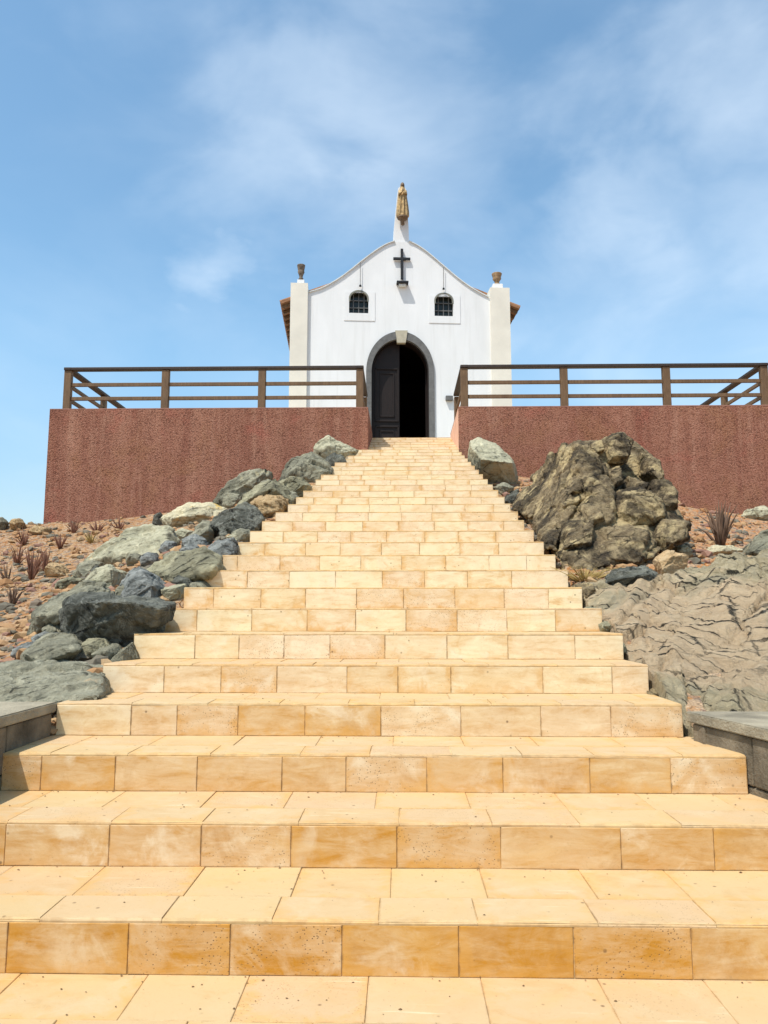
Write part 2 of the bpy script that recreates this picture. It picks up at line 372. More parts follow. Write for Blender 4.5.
def tile_mesh():
    return {'v': [], 'f': [], 'mi': [], 'rnd': [], 'age': [], 'uv': []}
def add_tile(D, o, ux, uy, nrm, w, h, th, age, mi=0, gap=0.001, nose=0.0):
    """a bevelled slab; o = corner, ux/uy unit vectors along width/height, nrm outward"""
    r = (rnd.random(), rnd.random(), rnd.random()); ch = 0.0016
    lift = rnd.uniform(-0.0008, 0.0012)
    b = len(D['v'])
    a0, a1, b0, b1 = gap, w - gap, gap, h - gap
    tl = rnd.uniform(-0.0012, 0.0012)
    nz = nose * rnd.uniform(0.75, 1.3)
    for (ins, dz) in ((0, -th), (0, -ch), (ch, 0)):
        for (u, v) in ((a0 + ins, b0 + ins), (a1 - ins, b0 + ins), (a1 - ins, b1 - ins), (a0 + ins, b1 - ins)):
            fr0 = nz > 0 and v < h * 0.5      # worn, rounded front edge of a tread slab
            dz2 = dz - nz * 0.8 if fr0 and dz == -ch else dz
            v2 = v + nz if fr0 and dz == 0 else v
            D['v'].append(tuple(o + ux * u + uy * v2 + nrm * (dz2 + lift + tl * (u / w - 0.5) * 2)))
            D['uv'].append((u, v, w))
    fs = [(8, 9, 10, 11)]
    for k in range(4):
        k2 = (k + 1) % 4
        fs += [(k, k2, 4 + k2, 4 + k), (4 + k, 4 + k2, 8 + k2, 8 + k)]
    for q in fs:
        D['f'].append(tuple(b + i for i in q)); D['mi'].append(mi); D['rnd'].append(r); D['age'].append(age)
def splits(x0, x1, lo, hi, given=None):
    if given:
        xs = [x0] + [g for g in sorted(given) if x0 + 0.06 < g < x1 - 0.06] + [x1]
        out = [x0]
        for g in xs[1:]:
            while g - out[-1] > hi * 1.35: out.append(out[-1] + rnd.uniform(lo, hi))
            out.append(g)
        return out
    xs = [x0, x0 + rnd.uniform(0.12, hi)]
    while xs[-1] < x1 - 0.16: xs.append(xs[-1] + rnd.uniform(lo, hi))
    if x1 - xs[-1] < 0.1: xs.pop()
    xs.append(x1)
    return [x for x in xs[:-1] if x < x1 - 0.05] + [x1]
VX, VY, VZ = Vector((1, 0, 0)), Vector((0, 1, 0)), Vector((0, 0, 1))
def finish_tiles(D, name, parent):
    me = bpy.data.meshes.new(name); me.from_pydata(D['v'], [], D['f'])
    me.polygons.foreach_set('material_index', D['mi'])
    a = me.attributes.new('rnd', 'FLOAT_VECTOR', 'FACE'); a.data.foreach_set('vector', [x for r in D['rnd'] for x in r])
    a = me.attributes.new('age', 'FLOAT', 'FACE'); a.data.foreach_set('value', D['age'])
    a = me.attributes.new('tuv', 'FLOAT_VECTOR', 'POINT'); a.data.foreach_set('vector', [x for r in D['uv'] for x in r])
    bm = bmesh.new(); bm.from_mesh(me); bmesh.ops.recalc_face_normals(bm, faces=bm.faces); bm.to_mesh(me); bm.free()
    return link(name, me, [M['tile'], M['grout'], M['tread']], parent)
def core(D, x0, x1, y0, y1, z0, z1):
    b = len(D['v'])
    for z in (z0, z1):
        for y in (y0, y1):
            for x in (x0, x1): D['v'].append((x, y, z)); D['uv'].append((1, 1, 2))
    for q in [(0, 2, 3, 1), (4, 5, 7, 6), (0, 1, 5, 4), (2, 6, 7, 3), (0, 4, 6, 2), (1, 3, 7, 5)]:
        D['f'].append(tuple(b + i for i in q)); D['mi'].append(1); D['rnd'].append((0.5, 0.5, 0.5)); D['age'].append(0)
for n in range(-3, 33):
    y, z = yn(n), zn(n)
    if n <= 27: x0, x1 = XL[n], XR[n]
    else: x0, x1 = OPL - 0.10, OPR + 0.10
    if 0 <= n <= 2: x0, x1 = x0 - 0.05, x1 + 0.25 
    y2 = yn(n + 1) + 0.03
    if n == 32: y2 = y + 0.30
    D = tile_mesh(); TH = 0.025
    core(D, x0 + 0.003, x1 - 0.003, y + 0.0035, y2, z - RI - 0.35, z - 0.0035)
    low_gold = {-3: .95, -2: .95, -1: .95, 0: .95, 1: 1.0, 2: .85, 3: .68, 4: .55, 5: .34, 6: .26, 7: .20, 8: .18, 9: .16, 10: .10}.get(n, 0.06)  # lower risers more golden, upper ones paler
    gj = None
    if n in JOINTS:
        yp = 512 - FPX * math.tan(math.atan2(z - 0.08 - ZE, y) - PITCH)
        gj = [P(j, yp, y).x for j in JOINTS[n]]
    xs = splits(x0, x1, 0.33, 0.40, gj)
    for a, b in zip(xs, xs[1:]):      # riser: outward normal -Y
        add_tile(D, Vector((a, y, z - RI)), VX, VZ, -VY, b - a, RI - 0.0118, TH, max(0, low_gold + rnd.uniform(-0.10, 0.10) * (1 if n < 6 else 0.6)))
    fr = rnd.uniform(0.19, 0.24)
    yb = y2
    for (ya, ye) in ((y, y + fr), (y + fr, yb)):
        xs = splits(x0, x1, 0.30, 0.40)
        for a, b in zip(xs, xs[1:]):
            add_tile(D, Vector((a, ya + (TH if ya == y else 0) * 0.0, z)), VX, VY, VZ, b - a, ye - ya, TH if ya != y else 0.013, rnd.uniform(-0.12, 0.10), 2, 0.0008, 0.007 if ya == y else 0.0)
    for (xe, s) in ((x0, -1), (x1, 1)):
        add_tile(D, Vector((xe, y, z - RI)), VY, VZ, VX * s, y2 - y, RI - 0.001, 0.004, low_gold * 0.5)
    finish_tiles(D, 'step', stair)

# landing the photographer stands on
D = tile_mesh()
core(D, -3.6, 3.6, -4.0, yn(-3) + 0.02, -0.5, -0.006)
yy = yn(-3) + 0.02
while yy > -4.0:
    xs = splits(-3.6, 3.6, 0.34, 0.42)
    for a, b in zip(xs, xs[1:]): add_tile(D, Vector((a, yy - 0.3, 0)), VX, VY, VZ, b - a, 0.3, 0.02, rnd.uniform(-0.1, 0.1), 2)
    yy -= 0.3
lo = finish_tiles(D, 'landing', None); tag(lo, kind='structure')

rg = random.Random(21); V = []; FF = []; A = []
for k in range(620):
    n = rg.choice([0, 0, 1, 1, 2, 2, 3, 4]); Xg = rg.uniform(-1.6, 1.6); f = 1 - rg.random() ** 2.2 * 0.95
    Yg = yn(n) + 0.01 + (T - 0.02) * f; s_ = 0.0009 + 0.0034 * rg.random() ** 4
    b = len(V); a0 = rg.uniform(0, 6.28)
    for j in range(5): V.append((Xg + s_ * rg.uniform(0.8, 2.0) * math.cos(a0 + 1.257 * j), Yg + s_ * rg.uniform(0.6, 1.2) * math.sin(a0 + 1.257 * j), zn(n) + 0.0022))
    V.append((Xg, Yg, zn(n) + 0.002 + s_ * 0.8)); A += [0.5] * 5
    FF += [(b + j, b + (j + 1) % 5, b + 5) for j in range(5)]
me = bpy.data.meshes.new('grit'); me.from_pydata(V, [], FF)
tag(link('grit', me, mat_plain('dark_grit', (0.15, 0.085, 0.04), 0.95, 0.5, 20)), 'dark specks of grit gathered at the backs of the lowest treads', 'grit', kind='stuff')

# ------------------------------------------------------------------ terrain
TX0, TX1, TY1 = P(49.5, 415, WALLY).x, P(790, 415, WALLY).x, 33.0        # terrace outline
def sm(x): x = max(0.0, min(1.0, x)); return x * x * (3 - 2 * x)
def g(X, Y):
    """smooth height of the hillside"""
    Yc = min(Y, 15.2) + 0.10 * max(0, min(Y, 30) - 15.2)
    s = 0.64 + RI / T * (max(Yc, -1.0) - Y0)
    xl, xr = xl_at(Y), xr_at(Y)
    if X < xl:
        d = xl - X; h = s - 0.14 - 1.45 * (1 - math.exp(-max(0, d - 0.4) / 2.0)) * sm((Y - 2) / 12.5 + 0.12)
        h -= 0.16 * max(0, d - 8.5)
    elif X > xr:
        d = X - xr; h = s - 0.14 - 1.10 * sm((d - 0.5) / 5.5) * sm((Y - 3) / 10.0) - 0.40 * sm((Y - 8.5) / 3) * (1 - 0.7 * sm((d - 1) / 3))
        h -= 0.16 * max(0, d - 8)
    else: h = s - 0.30
    # crest, then the hill drops away behind the terrace
    out = max(0.0, TX0 - X, X - TX1)
    if Y > 16.5 and out > 0: h -= 0.30 * (Y - 16.5)
    if Y > 15.5 and out <= 0: h = min(h, 2.6)
    if Y > 34: h -= 0.3 * (Y - 34)
    return max(h, -7.0)
def rough(X, Y):
    n = noise.fractal(Vector((X * 1.3, Y * 1.3, 4.0)), 1.0, 2.0, 5)
    return 0.055 * n
def hit(x, y):
    d = ray(x, y); t = 1.5
    while t < 60:
        p = EYE + d * t
        if p.z < g(p.x, p.y): return p
        t += 0.01
    return EYE + d * 16
def axis(fine0, fine1, st, lo, hi):
    a = []; x = fine0; k = st
    while x > lo: a.append(x); x -= k; k *= 1.22
    a.append(lo); a = a[::-1]; x = fine0 + st
    while x < fine1: a.append(x); x += st
    k = st
    while x < hi: a.append(x); x += k; k *= 1.22
    a.append(hi); return a
gx = axis(-9.5, 9.5, 0.11, -4000, 4000); gy = axis(-0.5, 17.5, 0.11, -4000, 4000)
vs = []; fs = []
for Y in gy:
    for X in gx:
        far = max(abs(X), abs(Y)) > 80
        z = -7.0 if far else max(-7, g(X, Y) + rough(X, Y))
        if xl_at(Y) - 0.02 < X < xr_at(Y) + 0.02 and Y < 16: z = min(z, S(Y) - 0.45)
        if abs(X) < 3.7 and Y < yn(-3) + 0.3: z = min(z, -0.35)
        vs.append((X, Y, z))
W_ = len(gx)
for j in range(len(gy) - 1):
    for i in range(W_ - 1):
        a = j * W_ + i; fs.append((a, a + 1, a + W_ + 1, a + W_))
me = bpy.data.meshes.new('ground'); me.from_pydata(vs, [], fs)
tag(link('ground', me, M['ground'], None, True), kind='structure')

# ------------------------------------------------------------------ rocks
def hull_bm(pts):
    bm = bmesh.new()
    for p in pts: bm.verts.new(p)
    r = bmesh.ops.convex_hull(bm, input=bm.verts[:])
    dead = [v for v in bm.verts if not v.link_faces]
    bmesh.ops.delete(bm, geom=dead, context='VERTS')
    bmesh.ops.triangulate(bm, faces=bm.faces[:])
    bmesh.ops.remove_doubles(bm, verts=bm.verts[:], dist=0.004)
    bad = [f for f in bm.faces if f.calc_area() < 1e-9]
    if bad: bmesh.ops.delete(bm, geom=bad, context='FACES_ONLY')
    bmesh.ops.recalc_face_normals(bm, faces=bm.faces[:])
    return bm
def even_mesh(bm, vox, soft=0.25):
    """rebuild a closed hull as an even, manifold skin"""
    me = bpy.data.meshes.new('t'); bm.to_mesh(me); bm.free()
    ob = bpy.data.objects.new('t', me); COL.objects.link(ob)
    m = ob.modifiers.new('r', 'REMESH'); m.mode = 'VOXEL'; m.voxel_size = vox
    m2 = bpy.data.meshes.new_from_object(ob.evaluated_get(bpy.context.evaluated_depsgraph_get()))
    bpy.data.objects.remove(ob); bpy.data.meshes.remove(me)
    out = bmesh.new(); out.from_mesh(m2); bpy.data.meshes.remove(m2)
    bmesh.ops.smooth_vert(out, verts=out.verts, factor=soft, use_axis_x=True, use_axis_y=True, use_axis_z=True)
    return out
def facet(q, amp=1.0):
    dd, pp = noise.voronoi(q); p0 = pp[0]
    h1 = math.sin(p0.x * 12.9898 + p0.y * 78.233 + p0.z * 37.719) * 43758.5453; h1 -= math.floor(h1)
    h2 = math.sin(p0.x * 39.346 + p0.y * 11.135 + p0.z * 83.155) * 24634.6345; h2 -= math.floor(h2)
    h3 = math.sin(p0.x * 73.156 + p0.y * 52.235 + p0.z * 9.151) * 14142.1356; h3 -= math.floor(h3)
    d = (q - p0).dot(Vector((h1 - 0.5, h2 - 0.5, h3 - 0.5)) * 1.7) + (h1 + h2 - 1) * 0.35
    return d * amp - 0.25 * max(0.0, 0.10 - (dd[1] - dd[0])) / 0.10
def crisp(bm, ang=0.55):
    for e in bm.edges:
        if len(e.link_faces) == 2 and e.calc_face_angle(0) > ang: e.smooth = False
def rockify(bm, size, seed, amp=1.0, strata=2.2, fine=1.0, ridge=1.0):
    rot = Matrix.Rotation(seed * 1.3, 3, 'X') @ Matrix.Rotation(seed * 0.7 + 0.4, 3, 'Y')
    so = Vector((seed * 3.17, seed * 1.91, seed * 7.3))
    bm.normal_update()
    mv = {}
    for v in bm.verts:
        p = rot @ v.co / size
        q = Vector((p.x, p.y, p.z * strata))
        d = 0.020 * noise.fractal(q * 1.6 + so, 1.0, 2.0, 4)
        d += 0.075 * facet(q * 1.6 + so) + 0.030 * fine * facet(q * 4.0 + so) + 0.013 * fine * facet(q * 9 + so) + 0.006 * fine * facet(q * 21 + so)     # tilted broken facets
        d += 0.014 * ridge * noise.ridged_multi_fractal(q * 3.5 + so, 0.9, 2.1, 4, 1.0, 2.0) - 0.016 * ridge
        d += 0.012 * fine * noise.fractal(p * 14 + so, 0.9, 2.0, 3)
        mv[v] = v.normal * d * size * amp
    for v, m in mv.items(): v.co += m
    crisp(bm)
def boulder(outline, Y, depth=None, ridge=(), mat='green', label='', cat='boulder', name='boulder', amp=1.0, group=None, seed=None, res=62, sink=0.0, strata=2.2, auto=True, lift=0.0):
    """outline in photo pixels seen at distance Y; ridge = (x, y, k) points k*depth nearer than the outline"""
    rr = random.Random(len(label) * 13 + int(outline[0][0] * 7 + outline[0][1]))
    seed = rr.uniform(0, 9) if seed is None else seed
    xs_ = [p[0] for p in outline]; ys_ = [p[1] for p in outline]; hp = max(ys_) - min(ys_)
    if auto:
        hx = [hit(min(xs_) * (1 - f) + max(xs_) * f, max(ys_) - 0.15 * hp).y for f in (0.3, 0.5, 0.7)]
        Y = sorted(hx)[1]; dd_ = depth or (max(xs_) - min(xs_) + hp) / FPX * Y * 0.45; Y = min(Y + 0.22 * dd_ - lift * 6, WALLY - 0.25 - 0.5 * dd_)
    o3 = [P(x, y, Y) for x, y in outline]
    c = sum(o3, Vector()) / len(o3)
    wx = max(p.x for p in o3) - min(p.x for p in o3); wz = max(p.z for p in o3) - min(p.z for p in o3)
    size = max(wx, wz); D_ = depth or 0.75 * (wx * 0.6 + wz * 0.6)
    pts = list(o3)
    if ridge:
        for x, y, k in ridge: pts.append(P(x, y, Y - k * D_))
    else:
        for p in o3:
            q = c + (p - c) * rr.uniform(0.45, 0.72) + Vector((0, -0.5 * D_ * rr.uniform(0.7, 1.0), -0.06 * wz)); pts.append(q)
    for p in o3:
        q = c + (p - c) * rr.uniform(0.55, 0.8) + Vector((0, 0.5 * D_, 0)); pts.append(q)
    lowest = min(p.z for p in o3); gz = g(c.x, Y)
    for p in (Vector((-0.3 * wx, -0.1 * D_, 0)), Vector((0.3 * wx, -0.1 * D_, 0)), Vector((0, 0.3 * D_, 0))):
        q = c + p; q.z = min(lowest - 0.12 * wz - sink, gz - 0.06); pts.append(q)
    bm = hull_bm(pts); base = Vector((c.x, c.y, lowest))
    bm = even_mesh(bm, size / res)
    for v in bm.verts: v.co -= base
    rockify(bm, size, seed, amp * 0.8, strata)
    me = bpy.data.meshes.new(name); bm.to_mesh(me); bm.free()
    ob = link(name, me, RK[mat], None, True); ob.location = base
    tag(ob, label, cat, group)
    return ob
PILE = 'boulders heaped along the left edge of the stairs'
RPILE = 'rocks lying on the right side of the stairs'
def B(*a, **k): return boulder(*a, group=k.pop('group', PILE), **k)
# left heap, from the terrace wall downhill
B([(313,448),(320,440),(328,436),(343,443),(360,450),(352,462),(331,468),(317,457)], 14.3, 0.8, [(318,450,.5),(328,446,.5),(345,452,.3),(330,466,.4)], mat='pale', label='tan topped boulder highest on the left, tucked under the red wall beside the stairs')
B([(277,482),(283,470),(292,459),(312,451),(325,460),(334,471),(325,484),(300,486)], 12.9, 0.9, [(290,472,.5),(308,462,.45),(325,472,.4),(318,484,.4),(288,482,.4)], mat='green2', label='rounded grey green boulder just below the topmost tan one at the left stair edge')
B([(277,483),(291,476),(304,480),(313,486),(306,496),(292,500),(280,494)], 11.7, 0.6, mat='green', label='small knobbly olive rock wedged between round boulder and stair edge')
B([(211,504),(219,493),(228,482),(246,473),(266,466),(274,474),(262,484),(250,491),(236,508),(224,509)], 12.2, 0.8, [(225,495,.4),(262,474,.4),(240,500,.3)], mat='green2', label='long pointed olive boulder leaning uphill against the red wall on the left')
B([(234,508),(244,494),(255,485),(275,478),(288,488),(298,500),(288,510),(262,514)], 11.0, 0.9, [(250,498,.4),(272,488,.5),(288,498,.4)], mat='green', label='broad pale green boulder right behind the rough brown rock')
B([(249,503),(256,497),(266,493.5),(281,495),(288,500),(287,510),(277,520),(260,517)], 10.0, 0.55, [(256,505,.5),(275,500,.5),(280,510,.5),(262,514,.5)], mat='tan', label='rough orange brown rock with pitted face against the left stair edge', amp=1.3)
B([(159,519),(172,509),(187,504),(211,502),(227,509),(213,521),(190,528),(164,526)], 10.6, 0.9, [(172,518,.4),(200,514,.5),(212,518,.35)], mat='yellow', label='pale yellow stained flat boulder at the foot of the red wall')
B([(210,527),(215,518),(224,511),(246,503),(256,508),(264,518),(262,530),(244,535),(226,540),(213,538)], 9.3, 0.8, [(215,526,.4),(232,516,.5),(222,538,.5),(250,520,.3),(255,530,.4)], mat='blue', label='dark blue grey jagged boulder below the rough brown rock')
B([(84,562),(98,549),(112,540),(127,530),(150,526),(166,525),(175,530),(182,541),(166,558),(138,567),(110,568)], 8.7, 1.1, [(110,556,.4),(135,538,.3),(166,534,.35),(168,552,.5),(140,562,.5)], mat='pale', label='largest pale olive boulder with a smooth sloping face on the left slope', amp=0.8)
B([(173,532),(182,528),(194,531),(190,540),(181,543)], 9.0, 0.4, mat='pale', label='small pale rock squeezed between the largest pale boulder and a grey one')
B([(180,548),(188,535),(209,524),(215,532),(214,543),(200,549),(186,552)], 8.7, 0.6, [(192,540,.4),(208,530,.4)], mat='green2', label='grey brown wedge boulder under the yellow stained flat one')
B([(143,571),(156,562),(172,555),(205,545),(222,556),(224,568),(206,582),(172,587),(154,578)], 7.3, 0.9, [(165,572,.4),(200,556,.3),(214,568,.5),(200,580,.5),(172,582,.5)], mat='green', label='wide flat greenish slab tilted towards the stairs beneath the speckled rock', amp=0.85)
B([(203,553),(208,546),(218,540),(234,537),(239,546),(237,556),(222,571),(208,567)], 7.4, 0.5, [(209,554,.5),(222,545,.5),(230,556,.5),(212,566,.5)], mat='speck', label='speckled grey rock resting on the flat greenish slab at stair edge')
B([(227,537),(236,532),(249,532),(252,540),(238,545)], 8.0, 0.35, mat='pale', label='little pale rock on top of the speckled rock beside the stairs')
B([(116,597),(122,582),(129,571),(139,566),(154,574),(168,587),(169,601),(150,606),(120,604)], 6.2, 0.55, [(130,578,.5),(142,571,.4),(152,585,.6),(151,604,.6),(122,602,.5)], mat='speck', label='blocky light grey boulder standing on the big dark boulder', amp=0.7)
B([(165,588),(174,585),(186,584),(187,600),(172,604),(164,600)], 6.1, 0.35, mat='pale', label='whitish speckled rock wedged between blocky grey boulder and step end')
B([(84,582),(94,570),(107,563),(122,571),(124,584),(116,594),(96,595)], 6.6, 0.5, [(95,580,.4),(110,570,.4),(112,590,.4)], mat='pale', label='olive tan rock with dark hollow beneath, left of the blocky grey boulder')
B([(72,574),(80,563),(92,560),(103,562),(98,571),(88,578),(76,580)], 7.2, 0.5, [(78,570,.4),(95,564,.2),(84,577,.5)], mat='green2', label='flat topped grey rock casting a dark shadow at the upper edge of the heap')
B([(47,574),(50,566),(54,561),(62,565),(69,576),(58,579)], 7.6, 0.4, mat='orange', label='smooth orange rock alone on the gravel left of the boulder heap')
B([(56,588),(62,580),(74,577),(86,579),(80,588),(66,592)], 6.6, 0.4, mat='green', label='small flat grey stone below the smooth orange rock', name='stone', cat='stone')
B([(28,636),(33,613),(50,598),(84,580),(104,585),(112,594),(90,604),(78,634),(56,640)], 5.45, 0.7, [(38,616,.5),(58,602,.4),(88,590,.4),(76,612,.6),(70,634,.3),(36,634,.4)], mat='green2', label='long grey boulder with black shaded underside, left of the big dark boulder')
B([(61,614),(64,601),(72,596),(84,593),(131,597),(174,605),(164,612),(163,632),(140,640),(104,656),(88,648),(72,634),(62,622)], 4.85, 0.62, [(68,606,.35),(88,601,.5),(100,601,.6),(132,602,.6),(160,609,.5),(90,644,.25),(104,650,.1),(150,630,.2)], mat='blue', label='biggest dark boulder overhanging the heap beside the lower steps', amp=0.8, res=60)
B([(20,655),(32,643),(47,634),(72,632),(86,646),(70,657),(43,670),(28,666)], 4.4, 0.5, [(24,654,.5),(50,648,.6),(80,649,.5),(42,662,.7)], mat='green2', label='dark edged slab propped on the sloping bedrock under the big dark boulder', amp=0.7)
B([(-30,690),(-12,670),(6,667),(40,676),(82,664),(104,668),(106,684),(104,702),(50,712),(-30,712)], 4.3, 0.9, [(0,676,.1),(50,680,.2),(96,676,.1),(100,698,.42),(50,706,.45),(-10,706,.45)], mat='slab', label='smooth sloping bedrock slab right behind the grey wall block on the left', amp=1.15, res=60)
B([(113,664),(121,650),(132,643),(138,658),(132,672),(116,672)], 4.6, 0.35, mat='green2', label='small grey rock in the shade between big dark boulder and stair end')
B([(5,698),(7,690),(11,687),(17,690),(18,700),(10,702)], 3.98, 0.12, mat='pale', label='pale pebble standing at the edge of the left grey wall block', name='stone', cat='stone', group=None)
B([(-4,524),(-3,518),(2,517),(6,522),(5,528)], 14.0, 0.35, mat='green2', label='round dark stone on the skyline at the far left', name='stone', cat='stone', group=None)
B([(9,524),(12,519),(20,518.5),(24,523),(20,527)], 14.0, 0.35, mat='tan', label='reddish stone on the skyline next to the end of the red wall', name='stone', cat='stone', group=None)
B([(28,531),(36,525),(50,528),(48,535),(32,536)], 11.8, 0.35, mat='tan', label='brown flat stone in the gravel below the corner of the red wall', name='stone', cat='stone', group=None)
B([(152,525),(154,515),(160,512),(164,520),(163,529)], 11.5, 0.35, mat='blue', label='small black rock at the left tip of the yellow stained flat boulder', name='stone', cat='stone', group=None)

FILL = [(196,545,11,9),(176,560,10,8),(226,523,9,8),(243,537,8,7),(300,470,9,8),(268,487,10,8),(336,462,9,7),(232,500,9,8),(205,530,9,7),(100,575,10,8),(128,592,10,9),(112,604,11,8),(150,560,9,7),(136,560,8,6),
        (92,650,14,10),(110,655,12,10),(50,640,12,8),(30,650,12,8),(182,585,9,9),(200,587,8,7),(222,572,8,7),(146,640,9,9),(118,640,12,9),(60,630,11,9),(255,520,8,7),(290,500,8,7),(90,590,10,8),(78,602,10,8),(190,552,9,7),(168,548,8,6)]
for (x, y, w_, h_) in FILL:
    rr = random.Random(int(x * 7 + y)); n_ = 7
    ol = [(x + 1.35 * w_ * rr.uniform(0.75, 1.15) * math.cos(6.283 * k / n_), y + 1.3 * h_ * rr.uniform(0.7, 1.15) * math.sin(6.283 * k / n_)) for k in range(n_)]
    boulder(ol, 8, 0.32, mat=rr.choice(['blue', 'green2', 'green', 'speck', 'green2']), label='small angular stone filling a gap between the left boulders', cat='stone', name='stone', group='filler stones in the left boulder heap', res=34)
# right side
B([(467,462),(468,450),(471,440),(478,437),(496,443),(510,456),(515,466),(519,486),(508,484),(490,478),(480,468)], 13.0, 1.3, [(470,446,.25),(481,459,.62),(496,461,.68),(512,463,.55),(487,468,.35),(508,480,.15)], mat='pale', label='boulder with a flat yellowish top and black shaded front under the right wall', group=RPILE, amp=0.45)
B([(493,488),(498,484),(505,482),(514,488),(508,495),(500,498)], 11.2, 0.4, mat='green2', label='small pale grey rock under the flat yellowish topped boulder', group=RPILE)
B([(503,502),(506,496),(518,489),(521,497),(513,508),(506,508)], 10.4, 0.4, mat='blue', label='small black rock in the gap between stair edge and the great crag', group=RPILE)
B([(655,560),(658,556),(667,550),(690,555),(682,567),(660,573)], 7.2, 0.35, [(660,562,.4),(672,556,.4),(662,570,.5)], mat='orange', lift=0.05, label='angular orange rock at the lower right foot of the great crag', group=RPILE, amp=0.7)
B([(603,585),(607,576),(616,570),(646,566),(659,573),(658,583),(630,590),(612,592)], 6.5, 0.4, [(612,580,.5),(630,574,.4),(650,574,.5),(648,584,.4)], mat='blue', lift=0.05, label='dark rounded rock with white streaks in front of the great crag', group=RPILE)
B([(566,592),(574,585),(592,584),(604,591),(598,600),(576,602)], 6.1, 0.35, mat='crag', label='dark broken rock beside the step end below the great crag', group=RPILE)
B([(672,552),(675,546),(684,545),(690,550),(684,556)], 8.0, 0.3, mat='yellow', label='cream stone between the great crag and the spiky plant', name='stone', cat='stone', group=RPILE)
B([(704,553),(712,546),(732,545),(741,551),(728,557)], 8.0, 0.4, mat='yellow', label='long cream stone lying just below the spiky plant', name='stone', cat='stone', group=RPILE)
B([(742,560),(750,545),(764,532),(785,528),(800,545),(800,566),(765,566)], 7.9, 0.6, [(752,552,.4),(770,540,.3),(790,560,.5)], mat='green2', label='dark grey green ridge rock at the right edge uphill of the outcrop', group=RPILE)
B([(741,624),(743,611),(752,603),(775,600),(800,612),(800,634),(765,636),(748,632)], 5.15, 0.5, [(748,614,.35),(765,608,.4),(790,616,.5),(790,630,.2)], mat='crag', label='dark blocky rock jutting from the outcrop at the right edge', group=RPILE)
B([(753,642),(758,634),(772,633),(790,640),(775,648)], 4.85, 0.2, mat='yellow', label='small whitish rock under the dark blocky one at the right edge', name='stone', cat='stone', group=RPILE)
B([(741,516),(748,509),(765,507),(778,512),(770,520),(750,521)], 11.5, 0.5, mat='pale', label='pale stone heap piece at the base of the right wall by picture edge', name='stone', cat='stone', group=RPILE)

for (x, y, w_, h_) in [(572,600,9,6),(590,612,10,7),(604,626,9,6),(598,640,10,8),(618,648,9,7),(628,668,11,8),(640,680,10,8),(652,694,10,8),(668,702,11,6),(655,668,9,6),(584,596,8,6),(560,576,8,5)]:
    rr = random.Random(int(x * 5 + y)); n_ = 7
    ol = [(x + w_ * rr.uniform(0.75, 1.15) * math.cos(6.283 * k / n_), y + h_ * rr.uniform(0.7, 1.15) * math.sin(6.283 * k / n_)) for k in range(n_)]
    boulder(ol, 8, 0.22, mat=rr.choice(['green2', 'crag', 'pale', 'green']), label='small broken rock in the gap between right stair edge and bedrock outcrop', cat='stone', name='stone', group='filler stones along the right stair edge', res=34)
# the great crag: one mass grown from many angular blocks
def frontY(x, y):
    b = 6.72 + max(0, (581 - y)) / 148 * 1.45; w = max(0.0, min(1.0, (572 - x) / 48)) ** 1.3
    e = 6.95 + max(0, 560 - y) / 50 * 2.25 - 0.35
    return b + w * max(0.0, e - b)
crag_bm = bmesh.new(); crag_base = P(605, 580, 7.4)
def crag_piece(pts, size, seed, amp, res, strata=1.6):
    h = even_mesh(hull_bm(pts), size / res, 0.12)
    c = sum((v.co for v in h.verts), Vector()) / len(h.verts)
    for v in h.verts: v.co -= c
    rockify(h, size, seed, amp * 0.85, strata, 1.5, 0.35)
    for v in h.verts: v.co += c - crag_base
    me = bpy.data.meshes.new('t'); h.to_mesh(me); h.free(); crag_bm.from_mesh(me); bpy.data.meshes.remove(me)
def lump(outline, dz=0.0, depth=0.55, seed=0, res=40, amp=0.8):
    rr = random.Random(seed); o3 = [P(x, y, frontY(x, y) + 0.24 + dz) for x, y in outline]
    c = sum(o3, Vector()) / len(o3); size = max(max(p.x for p in o3) - min(p.x for p in o3), max(p.z for p in o3) - min(p.z for p in o3))
    pts = list(o3)
    for p in o3:
        pts.append(c + (p - c) * rr.uniform(0.5, 0.8) + Vector((0, -0.45 * depth * rr.uniform(0.5, 1.0), -0.03 * size)))
        pts.append(c + (p - c) * 0.9 + Vector((0, 0.6 * depth, 0)))
    crag_piece(pts, size, seed, amp, res)
low = [(517,510),(524,494),(536,482),(560,476),(600,474),(636,484),(662,494),(672,508),(686,524),(682,540),(658,551),(632,568),(604,576),(568,578),(560,558),(541,536),(530,522)]
crag_piece([P(x, y, frontY(x, y) + 0.45) for x, y in low] + [P(x, y, frontY(x, y) + 1.6) for x, y in low] + [P(600 + (x - 600) * .75, 535 + (y - 535) * .75, frontY(x, y) + 0.22) for x, y in low], 2.0, 1.7, 0.55, 90)
tower = [(536,480),(556,456),(566,448),(580,442),(600,441),(612,444),(612,500),(560,520),(534,500)]
crag_piece([P(x, y, frontY(x, y) + 0.38) for x, y in tower] + [P(572 + (x - 572) * .7, 475 + (y - 475) * .7, frontY(x, y) + 0.16) for x, y in tower] + [P(x, y, frontY(x, y) + 1.2) for x, y in tower], 1.1, 2.9, 0.6, 60)
back = [(606,442),(616,438),(632,441),(645,452),(659,462),(664,478),(666,500),(610,500)]
crag_piece([P(x, y, frontY(x, y) + 0.95) for x, y in back] + [P(x, y, frontY(x, y) + 1.7) for x, y in back], 0.8, 4.1, 0.6, 50)
